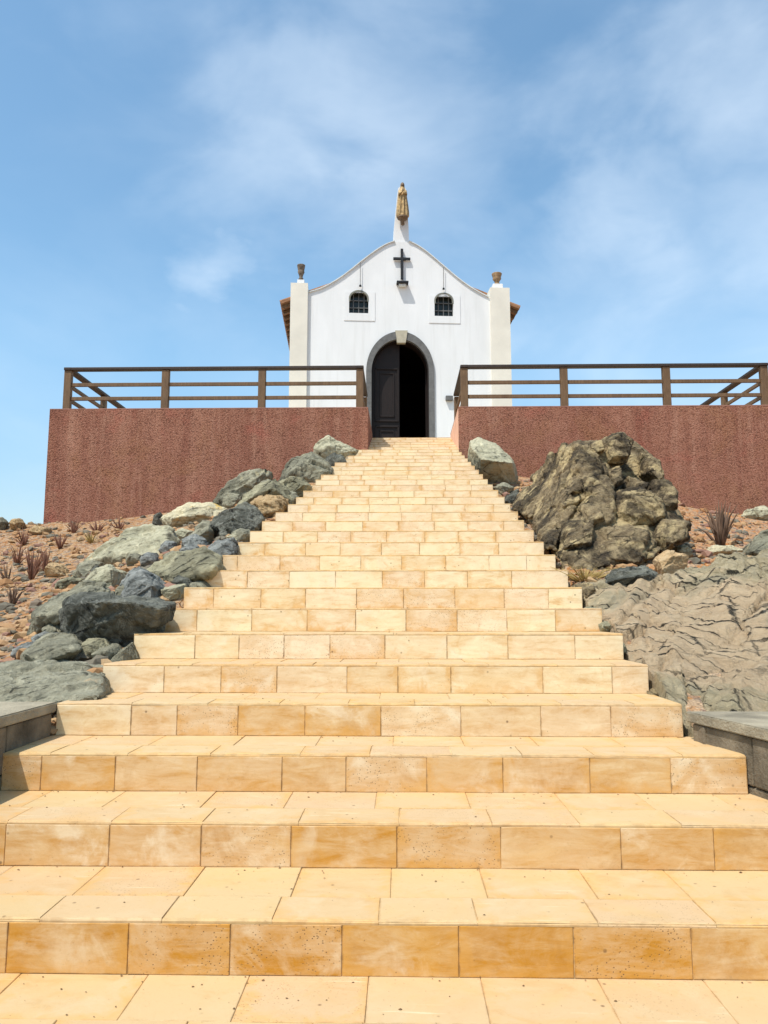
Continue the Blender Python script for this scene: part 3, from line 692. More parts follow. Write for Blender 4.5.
for k, (o_, dz, dp) in enumerate([
    ([(551,452),(564,446),(577,448),(581,470),(574,502),(560,520),(549,504),(550,476)], -.03, .5),
    ([(572,442),(598,439),(604,470),(591,506),(577,500),(572,468)], .0, .5),
    ([(599,441),(612,434),(624,433),(633,440),(628,462),(606,464)], .05, .55),
    ([(532,475),(553,456),(556,480),(540,490)], .10, .4),
    ([(640,452),(655,458),(664,476),(655,486),(642,474)], .55, .5),
    ([(654,480),(667,479),(676,493),(677,509),(661,514),(650,498)], .25, .5),
    ([(615,492),(640,486),(661,500),(668,520),(632,530),(610,514)], .0, .6),
    ([(584,470),(606,462),(616,498),(612,532),(590,532),(582,504)], -.05, .5),
    ([(534,502),(558,488),(577,508),(562,532),(538,527)], .0, .5),
    ([(557,521),(592,516),(595,549),(562,550)], -.10, .5),
    ([(534,522),(556,519),(558,551),(546,549)], .0, .4),
    ([(594,522),(648,524),(657,547),(636,570),(600,562)], -.05, .6),
    ([(557,551),(600,548),(614,573),(600,580),(567,582)], -.02, .5),
    ([(654,514),(690,520),(690,540),(663,553),(646,540)], .08, .5),
    ([(513,508),(522,491),(537,480),(546,496),(531,518)], .02, .5),
    ([(624,476),(650,484),(644,494),(618,490)], .25, .5),
    ([(580,504),(600,500),(606,522),(586,526)], -.14, .3), ([(620,528),(644,526),(640,544),(622,546)], -.12, .3), ([(566,478),(580,474),(582,494),(568,496)], -.10, .3),
    ([(545,528),(562,530),(556,546),(546,542)], -.08, .3), ([(606,470),(620,466),(624,484),(610,490)], .02, .35), ([(664,528),(684,528),(682,540),(668,544)], -.02, .3),
    ([(584,556),(604,552),(610,566),(590,570)], -.10, .3), ([(586,444),(600,440),(604,452),(590,456)], -.04, .3), ([(640,548),(660,546),(650,560),(638,562)], -.02, .3)]):
    lump(o_, dz, dp, seed=k + 11, res=46 if k < 16 else 26, amp=0.85)
me = bpy.data.meshes.new('crag'); crag_bm.to_mesh(me); crag_bm.free()
for e in me.edges: e.use_edge_sharp = False
o = link('crag', me, RK['crag'], None, True); o.location = crag_base
tag(o, 'great rugged olive brown crag taller than the boulders, right of the stairs', 'rock')

# layered bedrock outcrop on the right
def mat_outcrop():
    m = RK['outcrop']; return m
OX0, OX1, OY0, OY1 = 1.15, 4.6, 3.35, 7.0; NX, NY = 250, 330
base = Vector((2.4, 5.0, S(5.0) - 0.2)); vs = []; fs = []
for j in range(NY + 1):
    for i in range(NX + 1):
        X = OX0 + (OX1 - OX0) * i / NX; Y = OY0 + (OY1 - OY0) * j / NY
        X2 = X if X > xr_at(Y) else X
        z = g(max(X, xr_at(Y) + 0.01), Y)
        e = min(1, (Y - OY0) / 0.2, (OY1 - Y) / 0.9, (OX1 - X) / 0.6); e = sm(max(0, e))
        q = Vector((X * 1.0, Y * 1.0, 0.0))
        ws = q + 0.07 * Vector((noise.noise(q * 1.4), noise.noise(q * 1.4 + Vector((5, 5, 5))), 0))
        u = ws.x * 0.55 + ws.y * 0.84; w = -ws.x * 0.84 + ws.y * 0.55    # bedding runs obliquely
        smooth = math.exp(-(((X - 2.0) / 0.40) ** 2 + ((Y - 5.0) / 0.55) ** 2)); k = 1 - 0.8 * smooth
        n = 0.07 * noise.fractal(q * 0.9 + Vector((3, 1, 8)), 1.0, 2.0, 3)
        st = w * 2.3 + 0.3 * noise.fractal(q * 1.2, 1.0, 2.0, 4)
        saw = st - math.floor(st); n += 0.10 * k * (saw if saw < 0.86 else (1 - saw) / 0.14 * 0.86) * (0.6 + 0.6 * noise.noise(q * 0.9 + Vector((2, 2, 2))))
        st = w * 8.0 + 0.9 * noise.fractal(q * 2.0, 1.0, 2.0, 4)
        saw = st - math.floor(st); n += 0.026 * k * (saw if saw < 0.8 else (1 - saw) / 0.2 * 0.8)
        n += (0.4 + 0.6 * k) * (0.085 * facet(Vector((u * 0.9, w * 2.0, 1.0))) + 0.045 * facet(Vector((u * 2.4, w * 4.6, 4.0))) + 0.018 * facet(Vector((u * 6, w * 10, 6.0))))
        n += 0.012 * noise.fractal(q * 9, 0.9, 2.0, 5)
        off = (0.05 + 0.10 * max(0, min(2.1, Y - 4.0))) * (0.42 + 0.85 * sm((X - 1.75) / 1.0)) * sm((X - xr_at(Y) + 0.10) / 0.40) * (1 - sm((Y - 5.75 - 0.25 * sm((X - 1.9) / 1.0)) / 0.9))
        z += -0.12 + e * (0.12 + n + off)
        dx_ = X - xr_at(Y); z += 0.02 - 0.05 * (1 - sm(dx_ / 0.25)) + 0.05 * noise.noise(Vector((X * 4, Y * 4, 2)))
        if dx_ < 0.03: z = min(z, S(Y) - 0.30)
        if X > 1.3 and Y < 3.75: z = min(z, S(3.9) - 0.13 - 0.3 * max(0, 3.75 - Y))
        vs.append(Vector((X, Y, z)) - base)
for j in range(NY):
    for i in range(NX):
        a = j * (NX + 1) + i; fs.append((a, a + 1, a + NX + 2, a + NX + 1))
me = bpy.data.meshes.new('outcrop'); me.from_pydata(vs, [], fs)
t = NT('outcrop_rock'); 
def outcrop_material():
    p = t.pos(); w = t.map(p, (1, 1, 1), (0, 0, 0.58)); w2 = t.map(w, (1.2, 3.4, 2))
    n1 = t.noise(w2, 2.6, 10, 0.72, 0.7); n2 = t.noise(p, 1.7, 6, 0.62, 0.4); n3 = t.noise(p, 26, 8, 0.75); n4 = t.noise(w2, 7.5, 9, 0.74, 0.5)
    base = t.mix(t.mr(n1, 0.36, 0.64), (0.35, 0.275, 0.155), (0.60, 0.49, 0.31))
    base = t.mix(t.mr(n2, 0.5, 0.62, 0, 0.75), base, (0.34, 0.285, 0.19))
    d = t.new('ShaderNodeVectorMath', operation='DISTANCE'); t.put(d.inputs[0], t.map(p, (1.15, 0.85, 0.0))); d.inputs[1].default_value = (2.2, 4.35, 0)
    dn = t.math('ADD', d.outputs['Value'], t.math('MULTIPLY', t.math('SUBTRACT', n2, 0.5), 1.9))
    c = t.mix(t.mr(dn, 0.85, 0.60, 0, 0.85), base, t.mix(t.mr(n1, 0.35, 0.65), (0.58, 0.40, 0.24), (0.66, 0.49, 0.31)))
    c = t.mix(t.mr(n4, 0.42, 0.32, 0, 0.6), c, (0.09, 0.08, 0.055))
    c = t.mix(t.mr(n4, 0.56, 0.72, 0, 0.5), c, (0.54, 0.46, 0.31))
    c = t.mix(t.mr(n3, 0.60, 0.76, 0, 0.4), c, (0.11, 0.09, 0.06))
    cr = t.vor(t.map(w, (1.0, 2.6, 1)), 2.4, 'DISTANCE_TO_EDGE')
    wob = t.math('ADD', cr, t.math('MULTIPLY', t.math('SUBTRACT', n4, 0.5), 0.25))
    crack = t.math('MULTIPLY', t.mr(wob, 0.022, 0.0), t.mr(n2, 0.36, 0.5))
    c = t.mix(t.math('MULTIPLY', crack, 0.95), c, (0.03, 0.027, 0.018))
    vn = t.noise(w, 3.0, 6, 0.6, 1.0); vv = t.mr(t.math('ABSOLUTE', t.math('SUBTRACT', vn, 0.5)), 0.008, 0.0)
    c = t.mix(t.math('MULTIPLY', vv, t.mr(n2, 0.5, 0.6, 0, 0.35)), c, (0.5, 0.47, 0.38))
    h = t.math('ADD', t.math('ADD', n1, t.math('MULTIPLY', n3, 0.4)), t.math('MULTIPLY', n4, 0.8))
    h = t.math('SUBTRACT', h, t.math('MULTIPLY', crack, 0.8))
    return t.out(c, 0.92, t.bump(h, 1.0, 0.07))
bm = bmesh.new(); bm.from_mesh(me); bm.normal_update(); crisp(bm, 0.5); bm.to_mesh(me); bm.free()
o = link('rock_outcrop', me, outcrop_material(), None, True); o.location = base
tag(o, 'broad layered bedrock outcrop with a smooth pinkish patch, right of the lower steps', 'rock')

# loose scree and gravel on the slopes
ico = bmesh.new(); bmesh.ops.create_icosphere(ico, subdivisions=1, radius=1.0)
IV = [v.co.copy() for v in ico.verts]; IF = [[v.index for v in f.verts] for f in ico.faces]; ico.free()
def scree(name, count, region, smin, smax, seed):
    rr = random.Random(seed); V = []; F = []; A = []
    k = 0
    while k < count:
        X, Y = region(rr)
        if Y > WALLY - 0.05 and TX0 - 0.1 < X < TX1 + 0.1: continue
        if xl_at(Y) - 0.03 < X < xr_at(Y) + 0.03: continue
        dn_ = noise.fractal(Vector((X * 0.9, Y * 0.9, seed)), 1.0, 2.0, 3)
        near = math.exp(-max(0, min(abs(X - xl_at(Y)), abs(X - xr_at(Y))) - 0.8) / 0.8)
        if rr.random() > 0.5 + 0.9 * dn_ + 0.4 * near: continue
        s = smin + (smax - smin) * rr.random() ** (5.5 - 2.2 * near)
        z = g(X, Y) + rough(X, Y)
        rot = Matrix.Rotation(rr.uniform(0, 6.28), 3, 'Z') @ Matrix.Rotation(rr.uniform(-0.5, 0.5), 3, 'X')
        sc = (s * rr.uniform(0.7, 1.5), s * rr.uniform(0.6, 1.1), s * rr.uniform(0.35, 0.8))
        b = len(V)
        for v in IV:
            q = v * rr.uniform(0.72, 1.12); q = rot @ Vector((q.x * sc[0], q.y * sc[1], q.z * sc[2]))
            V.append((X + q.x, Y + q.y, z + q.z + s * 0.1))
        c = (rr.random(), rr.random(), rr.random())
        for f in IF: F.append([b + i for i in f]); A.append(c)
        k += 1
    me = bpy.data.meshes.new(name); me.from_pydata(V, [], F)
    a = me.attributes.new('rnd', 'FLOAT_VECTOR', 'FACE'); a.data.foreach_set('vector', [x for r in A for x in r])
    return tag(link(name, me, M['scree']), kind='stuff')
def left_region(rr):
    Y = rr.uniform(3.6, 17.0) ** 1.0; return xl_at(Y) - rr.random() * (2.0 + 0.62 * Y - xl_at(Y) * 0 ), Y
def right_region(rr):
    Y = rr.uniform(6.0, 15.3); return xr_at(Y) + rr.random() * (1.5 + 0.55 * Y), Y
tag(scree('scree', 15000, left_region, 0.008, 0.095, 3), 'loose reddish brown gravel and broken stones on the left slope', 'gravel')
tag(scree('scree', 6000, right_region, 0.010, 0.10, 5), 'loose orange gravel and stones on the right slope below the wall', 'gravel')

# dry plants
def spiky(x, y, hpx, wpx, n, mat, label, lean=0.45, group='dry tufts on the stony left slope', w=0.012, Y=None):
    p = hit(x, y) if Y is None else P(x, y, Y)
    p = Vector((p.x, p.y, g(p.x, p.y) + rough(p.x, p.y) - 0.01))
    k = p.y / FPX; H = hpx * k * 1.25; Wd = wpx * k * 1.15; rr = random.Random(int(x * 31 + y))
    mb = MB()
    n = int(n * 1.8); w *= 0.78
    for i in range(n):
        a = rr.uniform(0, 6.28); l = H * rr.uniform(0.35, 1.05); t_ = rr.uniform(0.05, 1) ** 1.3 * Wd * 0.95
        d = Vector((math.cos(a), math.sin(a), 0)); b0 = d * rr.uniform(0, 0.25) * Wd * 0.5
        curl = rr.uniform(-0.2, 0.35)
        pts = [b0, b0 + d * t_ * 0.3 + Vector((0, 0, l * 0.4)), b0 + d * t_ * 0.65 + Vector((0, 0, l * 0.75)), b0 + d * t_ * (1 + curl) + Vector((0, 0, l))]
        mb.tube(pts, [w, w * 1.05, w * 0.65, w * 0.12], 5)
    o = mb.build('dry_plant', M[mat], None, True); o.location = p
    return tag(o, label, 'plant', group)
spiky(31, 580, 27, 15, 16, 'dry', 'tallest clump of dry reddish stalks on the left slope')
spiky(17, 566, 22, 14, 9, 'dry', 'leaning dry stalks just uphill of the tallest clump')
spiky(7, 583, 18, 12, 10, 'dry2', 'dark dry tuft at the picture edge left of the tallest clump')
spiky(23, 545, 16, 11, 9, 'dry', 'thin dry tuft halfway up the slope above the leaning stalks')
spiky(38, 533, 9, 9, 10, 'drygrass', 'low straw tuft below the left end of the red wall')
spiky(74, 531, 13, 11, 14, 'dry', 'leftmost of three reddish tufts along the foot of the red wall')
spiky(97, 531, 12, 12, 14, 'dry', 'middle of three reddish tufts along the foot of the red wall')
spiky(119, 530, 11, 12, 12, 'dry', 'rightmost of three reddish tufts along the foot of the red wall')
spiky(91, 543, 10, 12, 14, 'drygrass', 'straw yellow tuft in front of the three reddish tufts')
spiky(45, 571, 20, 12, 12, 'dry', 'dry reddish tuft right beside the tallest clump, towards the orange rock')
spiky(60, 548, 13, 11, 12, 'dry', 'small dry tuft in open gravel midway between red wall and orange rock')
spiky(12, 606, 17, 12, 10, 'dry2', 'lowest dark dry tuft on the left slope, near the picture edge')
spiky(721, 545, 37, 21, 20, 'dry2', 'spiky dry aloe like plant in front of the right wall', w=0.019, group=None)
spiky(585, 586, 13, 40, 60, 'drygrass', 'low matted dry grass at the foot of the great crag', w=0.005, group=None)

# ------------------------------------------------------------------ grey wall blocks flanking the lowest steps
def wing_block(poly, ztop, label, capov):
    """poly: plan outline; a stack of stone courses under a capstone"""
    root = empty('flank_wall', (poly[0][0], poly[0][1], 0)); tag(root, label, 'wall', 'grey walls flanking the lowest steps')
    def slab(pl, z0, z1):
        n = len(pl); mb = MB(); mb.add([(x, y, z0) for x, y in pl] + [(x, y, z1) for x, y in pl],
            [tuple(range(n))[::-1], tuple(range(n, 2 * n))] + [(i, (i + 1) % n, n + (i + 1) % n, n + i) for i in range(n)])
        me = mb.mesh(); bm = bmesh.new(); bm.from_mesh(me); bmesh.ops.bevel(bm, geom=bm.edges[:], offset=0.006, segments=2, affect='EDGES')
        bm.to_mesh(me); bm.free(); return me
    c = Vector((sum(p[0] for p in poly) / len(poly), sum(p[1] for p in poly) / len(poly)))
    link('capstone', slab(capov, ztop - 0.05, ztop), M['concrete'], root)
    # walling of separate blocks with open joints, all one masonry part
    mb = MB(); z = ztop - 0.052; n = len(poly)
    hs = [0.21, 0.22, 0.22, 0.22, 0.22]
    for r_, hh in enumerate(hs):
        for i in range(n):
            a = Vector(poly[i]); b = Vector(poly[(i + 1) % n]); L = (b - a).length; d = (b - a) / L; s = 0.0 
            nrm = Vector((d.y, -d.x))
            if (nrm.dot((a + b) / 2 - c)) < 0: nrm = -nrm
            while s < L - 0.02:
                w = min(rnd.uniform(0.28, 0.5), L - s)
                if L - s - w < 0.12: w = L - s
                m = a + d * (s + w / 2) - nrm * (0.06 - rnd.uniform(0, 0.008))
                Mx = Matrix((Vector((d.x, d.y, 0)), Vector((nrm.x, nrm.y, 0)), Vector((0, 0, 1)))).transposed()
                mb.box((m.x, m.y, z - hh / 2), w - 0.006, 0.12, hh - 0.005, Mx, 0, 0.008)
                s += w
        z -= hh
    inner = [tuple(c + (Vector(p) - c) * 0.97) for p in poly]
    k = len(inner); mb.add([(x, y, z - 0.1) for x, y in inner] + [(x, y, ztop - 0.06) for x, y in inner],
        [tuple(range(k))[::-1], tuple(range(k, 2 * k))] + [(i, (i + 1) % k, k + (i + 1) % k, k + i) for i in range(k)])
    mb.build('masonry', M['block'], root)
    return root
zt = zn(4) + 0.004
xa = XL[3]
wing_block([(xa - 0.005, 3.93), (xa - 0.005, 1.2), (xa - 1.9, 1.2), (xa - 1.9, 3.93)], zt, 'grey capped stone wall block left of the lowest steps',
           [(xa + 0.012, 3.95), (xa + 0.012, 1.18), (xa - 1.92, 1.18), (xa - 1.92, 3.95)])
xb = XR[4] + 0.02
wing_block([(xb, 3.86), (xb + 0.42, 1.9), (xb + 2.2, 1.9), (xb + 2.2, 3.86)], zt - 0.03, 'grey capped stone wall block right of the lowest steps',
           [(xb - 0.03, 3.88), (xb + 0.40, 1.88), (xb + 2.22, 1.88), (xb + 2.22, 3.88)])

# ------------------------------------------------------------------ terrace and red walls
ZW = P(384, 408, WALLY).z; ZT = zn(32) - 0.002
mb = MB()
ot = yn(32) + 0.28
mb.add([(OPL - 0.1, ot, ZT), (OPR + 0.1, ot, ZT), (OPR + 0.1, WALLY + 0.3, ZT), (TX1 - 0.25, WALLY + 0.3, ZT), (TX1 - 0.25, TY1, ZT), (TX0 + 0.25, TY1, ZT), (TX0 + 0.25, WALLY + 0.3, ZT), (OPL - 0.1, WALLY + 0.3, ZT)],
       [(0, 1, 2, 3, 4, 5, 6, 7)])
me = bpy.data.meshes.new('terrace'); me.from_pydata(mb.v, [], mb.f)
tag(link('terrace', me, M['terrace']), kind='structure')
def red_wall(path, label, inner, cheek):
    """vertical wall panels along a plan path, thickness 0.28, finely gridded so the roughcast has relief"""
    root = empty('retaining_wall', (path[0][0], path[0][1], 0)); tag(root, label, 'wall', 'red walls holding up the terrace')
    mb = MB()
    n = len(path); zb = 0.3
    th = 0.28
    def offs(i):
        a = Vector(path[max(i - 1, 0)]); b = Vector(path[i]); c = Vector(path[min(i + 1, n - 1)])
        d1 = (b - a).normalized() if i > 0 else (c - b).normalized(); d2 = (c - b).normalized() if i < n - 1 else d1
        n1 = Vector((-d1.y, d1.x)) * inner; n2 = Vector((-d2.y, d2.x)) * inner
        m = (n1 + n2); m = m / m.dot(n1)
        return b + m * th
    inn = [offs(i) for i in range(n)]
    vs = [(x, y, zb) for x, y in path] + [(x, y, ZW) for x, y in path] + [(p.x, p.y, ZW) for p in inn] + [(p.x, p.y, zb) for p in inn]
    fs = []; mi = []
    for i in range(n - 1):
        fs += [(i, i + 1, n + i + 1, n + i), (n + i, n + i + 1, 2 * n + i + 1, 2 * n + i), (2 * n + i, 2 * n + i + 1, 3 * n + i + 1, 3 * n + i)]
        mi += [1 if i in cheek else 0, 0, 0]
    fs += [(0, n, 2 * n, 3 * n), (n - 1, 2 * n - 1, 3 * n - 1, 4 * n - 1)]; mi += [0, 0]
    b = MB(); b.v = vs; b.f = fs; b.mi = mi
    b.build('wall_face', [M['stucco'], M['cheek']], root)
    # thin mortar lip on top
    lip = MB()
    for i in range(n - 1):
        a = Vector((path[i][0], path[i][1], 0)); c_ = Vector((path[i + 1][0], path[i + 1][1], 0))
        ai = Vector((inn[i].x, inn[i].y, 0)); ci = Vector((inn[i + 1].x, inn[i + 1].y, 0))
        m0 = (a + ai) / 2; m1 = (c_ + ci) / 2; d = (m1 - m0).normalized()
        lip.bar(m0 + Vector((0, 0, ZW + 0.012)) - d * (0.14 if i else 0.0), m1 + Vector((0, 0, ZW + 0.012)) - d * 0.141, 0.285, 0.024, ch=0.005)
    lip.build('coping', M['coping'], root)
    return root
red_wall([(OPL, yn(32) + 0.2), (OPL, WALLY), (TX0, WALLY), (TX0 - 0.12, TY1)], 'red roughcast terrace wall left of the stair opening', -1, [])
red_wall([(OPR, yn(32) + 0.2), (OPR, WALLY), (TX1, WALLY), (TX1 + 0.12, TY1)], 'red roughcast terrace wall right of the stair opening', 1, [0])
# end wall closing the terrace at the back is out of sight behind the chapel

# railings
def railing(segments, label):
    p0 = segments[0][0]; root = empty('railing', (p0[0], p0[1], ZW)); tag(root, label, 'railing', 'brown railings on the terrace wall')
    zt_ = P(384, 367.5, WALLY + 0.12).z; z0 = ZW + 0.02
    H = zt_ - z0
    seen = []
    for pts in segments:
        for a, b in zip(pts, pts[1:]):
            A = Vector((a[0], a[1], 0)); Bv = Vector((b[0], b[1], 0)); d = (Bv - A).normalized()
            for q in (A, Bv):
                if not any((q - s).length < 0.05 for s in seen):
                    seen.append(q); mb = MB(); ang = math.atan2(d.y, d.x)
                    mb.box(q + Vector((0, 0, z0 + (H - 0.03) / 2)), 0.15, 0.11, H - 0.03, Matrix.Rotation(ang, 3, 'Z'), 0, 0.008)
                    mb.build('post', M['rail'], root)
            for zz, hh in ((0.62, 0.075), (0.28, 0.075)):
                mb = MB(); mb.bar(A + d * 0.076 + Vector((0, 0, z0 + H * zz)), Bv - d * 0.076 + Vector((0, 0, z0 + H * zz)), 0.05, hh, ch=0.005); mb.build('rail', M['rail'], root)
        mb = MB()
        for k, (a, b) in enumerate(zip(pts, pts[1:])): pass
        A = Vector((pts[0][0], pts[0][1], z0 + H)); Bv = Vector((pts[-1][0], pts[-1][1], z0 + H)); d = (Bv - A).normalized()
        mb.bar(A - d * 0.08, Bv + d * (0.08 if pts[0][1] == pts[-1][1] else -0.08), 0.15, 0.058, ch=0.008); mb.build('top_rail', M['rail_top'], root)
    return root
RYy = WALLY + 0.13
def rx(px): return P(px, 390, RYy).x
fl = [(rx(x), RYy) for x in (68, 165.5, 262, 359.8)]; fr_ = [(rx(x), RYy) for x in (464.3, 564, 666.5, 764.5)]
sideL = [(fl[0][0], RYy + 1.92 * k) for k in range(0, 8)]; sideR = [(fr_[-1][0], RYy + 1.92 * k) for k in range(0, 8)]
railing([fl, sideL, [(fl[-1][0], RYy), (fl[-1][0], yn(32) + 0.05)]], 'brown timber railing on the left red wall')
railing([fr_, sideR, [(fr_[0][0], RYy), (fr_[0][0], yn(32) + 0.05)]], 'brown timber railing on the right red wall')

# ------------------------------------------------------------------ chapel
CY, CA = 20.6, R(4.4)
C0 = Vector((P(400, 430, CY).x, CY, 0)); E1 = Vector((math.cos(CA), math.sin(CA), 0)); E2 = Vector((-math.sin(CA), math.cos(CA), 0))
def F(x, y, d=0.0):
    """photo pixel -> (u, v) on the facade plane pushed d metres back"""
    r = ray(x, y); pl = C0 + E2 * d
    t_ = (pl - EYE).dot(E2) / r.dot(E2); p = EYE + r * t_
    return ((p - C0).dot(E1), p.z)
def Lw(u, d, v): return C0 + E1 * u + E2 * d + Vector((0, 0, v))
chapel = empty('chapel', tuple(Lw(0, 3.5, ZT)))
tag(chapel, 'small white chapel with curved gable and arched doorway at the top of the stairs', 'chapel')
def extrude(outer, holes, d0, d1):
    loops = [outer] + list(holes)
    flat = [p for lp in loops for p in lp]; n = len(flat)
    tris = tessellate_polygon([[Vector((p[0], p[1], 0)) for p in lp] for lp in loops])
    mb = MB(); mb.v = [tuple(Lw(u, d0, v)) for u, v in flat] + [tuple(Lw(u, d1, v)) for u, v in flat]
    for t3 in tris: mb.f += [tuple(t3), tuple(n + i for i in t3)]
    s = 0
    for lp in loops:
        k = len(lp)
        for i in range(k): a, b = s + i, s + (i + 1) % k; mb.f.append((a, b, n + b, n + a))
        s += k
    mb.mi = [0] * len(mb.f); return mb
def arch(uc, hw, v0, vs, top, n=16, close=True):
    """arched outline: springing at vs, crown at top"""
    pts = [(uc + hw, v0), (uc + hw, vs)]
    for k in range(1, n): 
        a = math.pi * k / n; pts.append((uc + hw * math.cos(a), vs + (top - vs) * math.sin(a)))
    pts += [(uc - hw, vs), (uc - hw, v0)]
    return pts
ZB = ZT - 0.02
gl = [(309,292.6),(319,289.8),(328.9,285.3),(345.1,275),(361.4,261.6),(377.7,249.4),(387,244.2),(394.7,241.6)]
gr = [(409,241.6),(417,245.4),(426.6,251.8),(442.9,265.8),(456,277.2),(469,286.9),(479,292.8),(488.6,297.6)]
gab = [F(*p) for p in gl] + [F(*p) for p in gr]
def smooth_curve(p, it=3):
    for _ in range(it):
        q = [p[0]]
        for a, b in zip(p, p[1:]): q += [(a[0] * .75 + b[0] * .25, a[1] * .75 + b[1] * .25), (a[0] * .25 + b[0] * .75, a[1] * .25 + b[1] * .75)]
        q.append(p[-1]); p = q
    return p
gabL = smooth_curve([F(*p) for p in gl]); gabR = smooth_curve([F(*p) for p in gr])
uL = F(290, 340)[0]; uR = F(510, 340)[0]; uLi = F(307.3, 340)[0]; uRi = F(490.5, 340)[0]
vLs = F(298, 283)[1]; vRs = F(500, 290)[1]; vPil = (vLs + vRs) / 2
dc = (F(372, 390)[0] + F(428.5, 390)[0]) / 2; dh = (F(429, 390)[0] - F(371, 390)[0]) / 2
doh = (F(434.3, 390)[0] - F(366, 390)[0]) / 2; dsp = F(400, 372)[1]; dtop = F(400, 339.5)[1]; dotop = F(400, 332)[1]
wins = []
for (xa_, xb_, yt, yb) in ((349, 368.5, 290.5, 313), (434.5, 453.5, 293, 316)):
    a = F(xa_, yb); b = F(xb_, yb); tp = F((xa_ + xb_) / 2, yt)[1]
    uc = (a[0] + b[0]) / 2; hw = (b[0] - a[0]) / 2; wins.append((uc, hw, a[1], tp - hw * 0.85, tp))
outer = [(uR - 0.02, ZB), (uR - 0.02, vPil - 0.3), (gabR[-1][0], gabR[-1][1])] + gabR[::-1][1:] + gabL[::-1] + [(uL + 0.02, vPil - 0.3), (uL + 0.02, ZB)]
holes = [arch(dc, dh, ZB + 0.001, dsp, dtop)] + [arch(*w[:2], w[2], w[3], w[4], 12) for w in wins]
# the doorway is a notch in the outline
door = arch(dc, dh, ZB, dsp, dtop)
outer = outer + door[::-1]
extrude(outer, [h for h in holes[1:]], 0.0, 0.42).build('facade', M['white'], chapel)
# gable trim
for lp in (gabL, gabR):
    mb = MB()
    for a, b in zip(lp, lp[1:]):
        mb.bar(Lw(a[0], 0.19, a[1] + 0.012), Lw(b[0], 0.19, b[1] + 0.012), 0.46, 0.024, ch=0.0)
    mb.build('gable_coping', M['grey_trim'], chapel)
# pilasters with urn finials
for (u0, u1, us) in ((uL, uLi, (297, 304.2, 276, 283, 262)), (uRi, uR, (493.3, 503.3, 283.5, 290, 271))):
    p = extrude([(u0, ZB), (u1, ZB), (u1, vPil), (u0, vPil)], [], -0.09, 0.44).build('pilaster', M['cream'], chapel)
    a = F(us[0], us[3]); b = F(us[1], us[3]); uc = (a[0] + b[0]) / 2; hw = (b[0] - a[0]) / 2
    mb = MB(); mb.box(Lw(uc, 0.17, vPil + 0.085), hw * 2, hw * 2, 0.17, Matrix.Rotation(CA, 3, 'Z'), 0, 0.012)
    q = mb.build('finial_base', M['white'], chapel)
    mb = MB(); r_ = hw * (1.12 if u0 < 0 else 1.0); s = 1.32 if u0 < 0 else 1.0
    mb.lathe(Lw(uc, 0.17, vPil + 0.17), [(r_ * .62, 0), (r_ * .62, .05 * s), (r_ * .40, .08 * s), (r_ * .55, .13 * s), (r_ * .88, .20 * s), (r_ * .78, .215 * s), (r_ * .80, .235 * s), (r_ * 1.0, .33 * s), (r_ * 1.02, .35 * s), (r_ * .8, .355 * s), (r_ * .7, .31 * s)], 20)
    mb.build('urn', M['urn' if u0 > 0 else 'urn_dark'], chapel, True)
# door surround and keystone
oo = arch(dc, doh, ZB, dsp, dotop, 28); ii = arch(dc, dh - 0.005, ZB, dsp, dtop - 0.004, 28)
fr_in = arch(dc, dh - 0.03, ZB, dsp, dtop - 0.03, 28); fr_out = arch(dc, dh + 0.002, ZB + 0.001, dsp, dtop + 0.002, 28)
extrude(arch(dc, dh - 0.003, ZB, dsp, dtop - 0.003, 28) + arch(dc, dh - 0.035, ZB, dsp, dtop - 0.035, 28)[::-1], [], 0.075, 0.43).build('door_frame', M['door'], chapel)
sr = extrude(oo + ii[::-1], [], -0.05, 0.07).build('door_surround', M['basalt'], chapel)
ka = F(395.2, 332); kb = F(407.5, 332); kc = F(405.5, 343.5); kd = F(397, 343.5)
ks = extrude([(kd[0], kd[1]), (kc[0], kc[1]), (kb[0], kb[1] + 0.02), (ka[0], ka[1] + 0.02)], [], -0.075, 0.068)
ks.build('keystone', M['keystone'], sr)
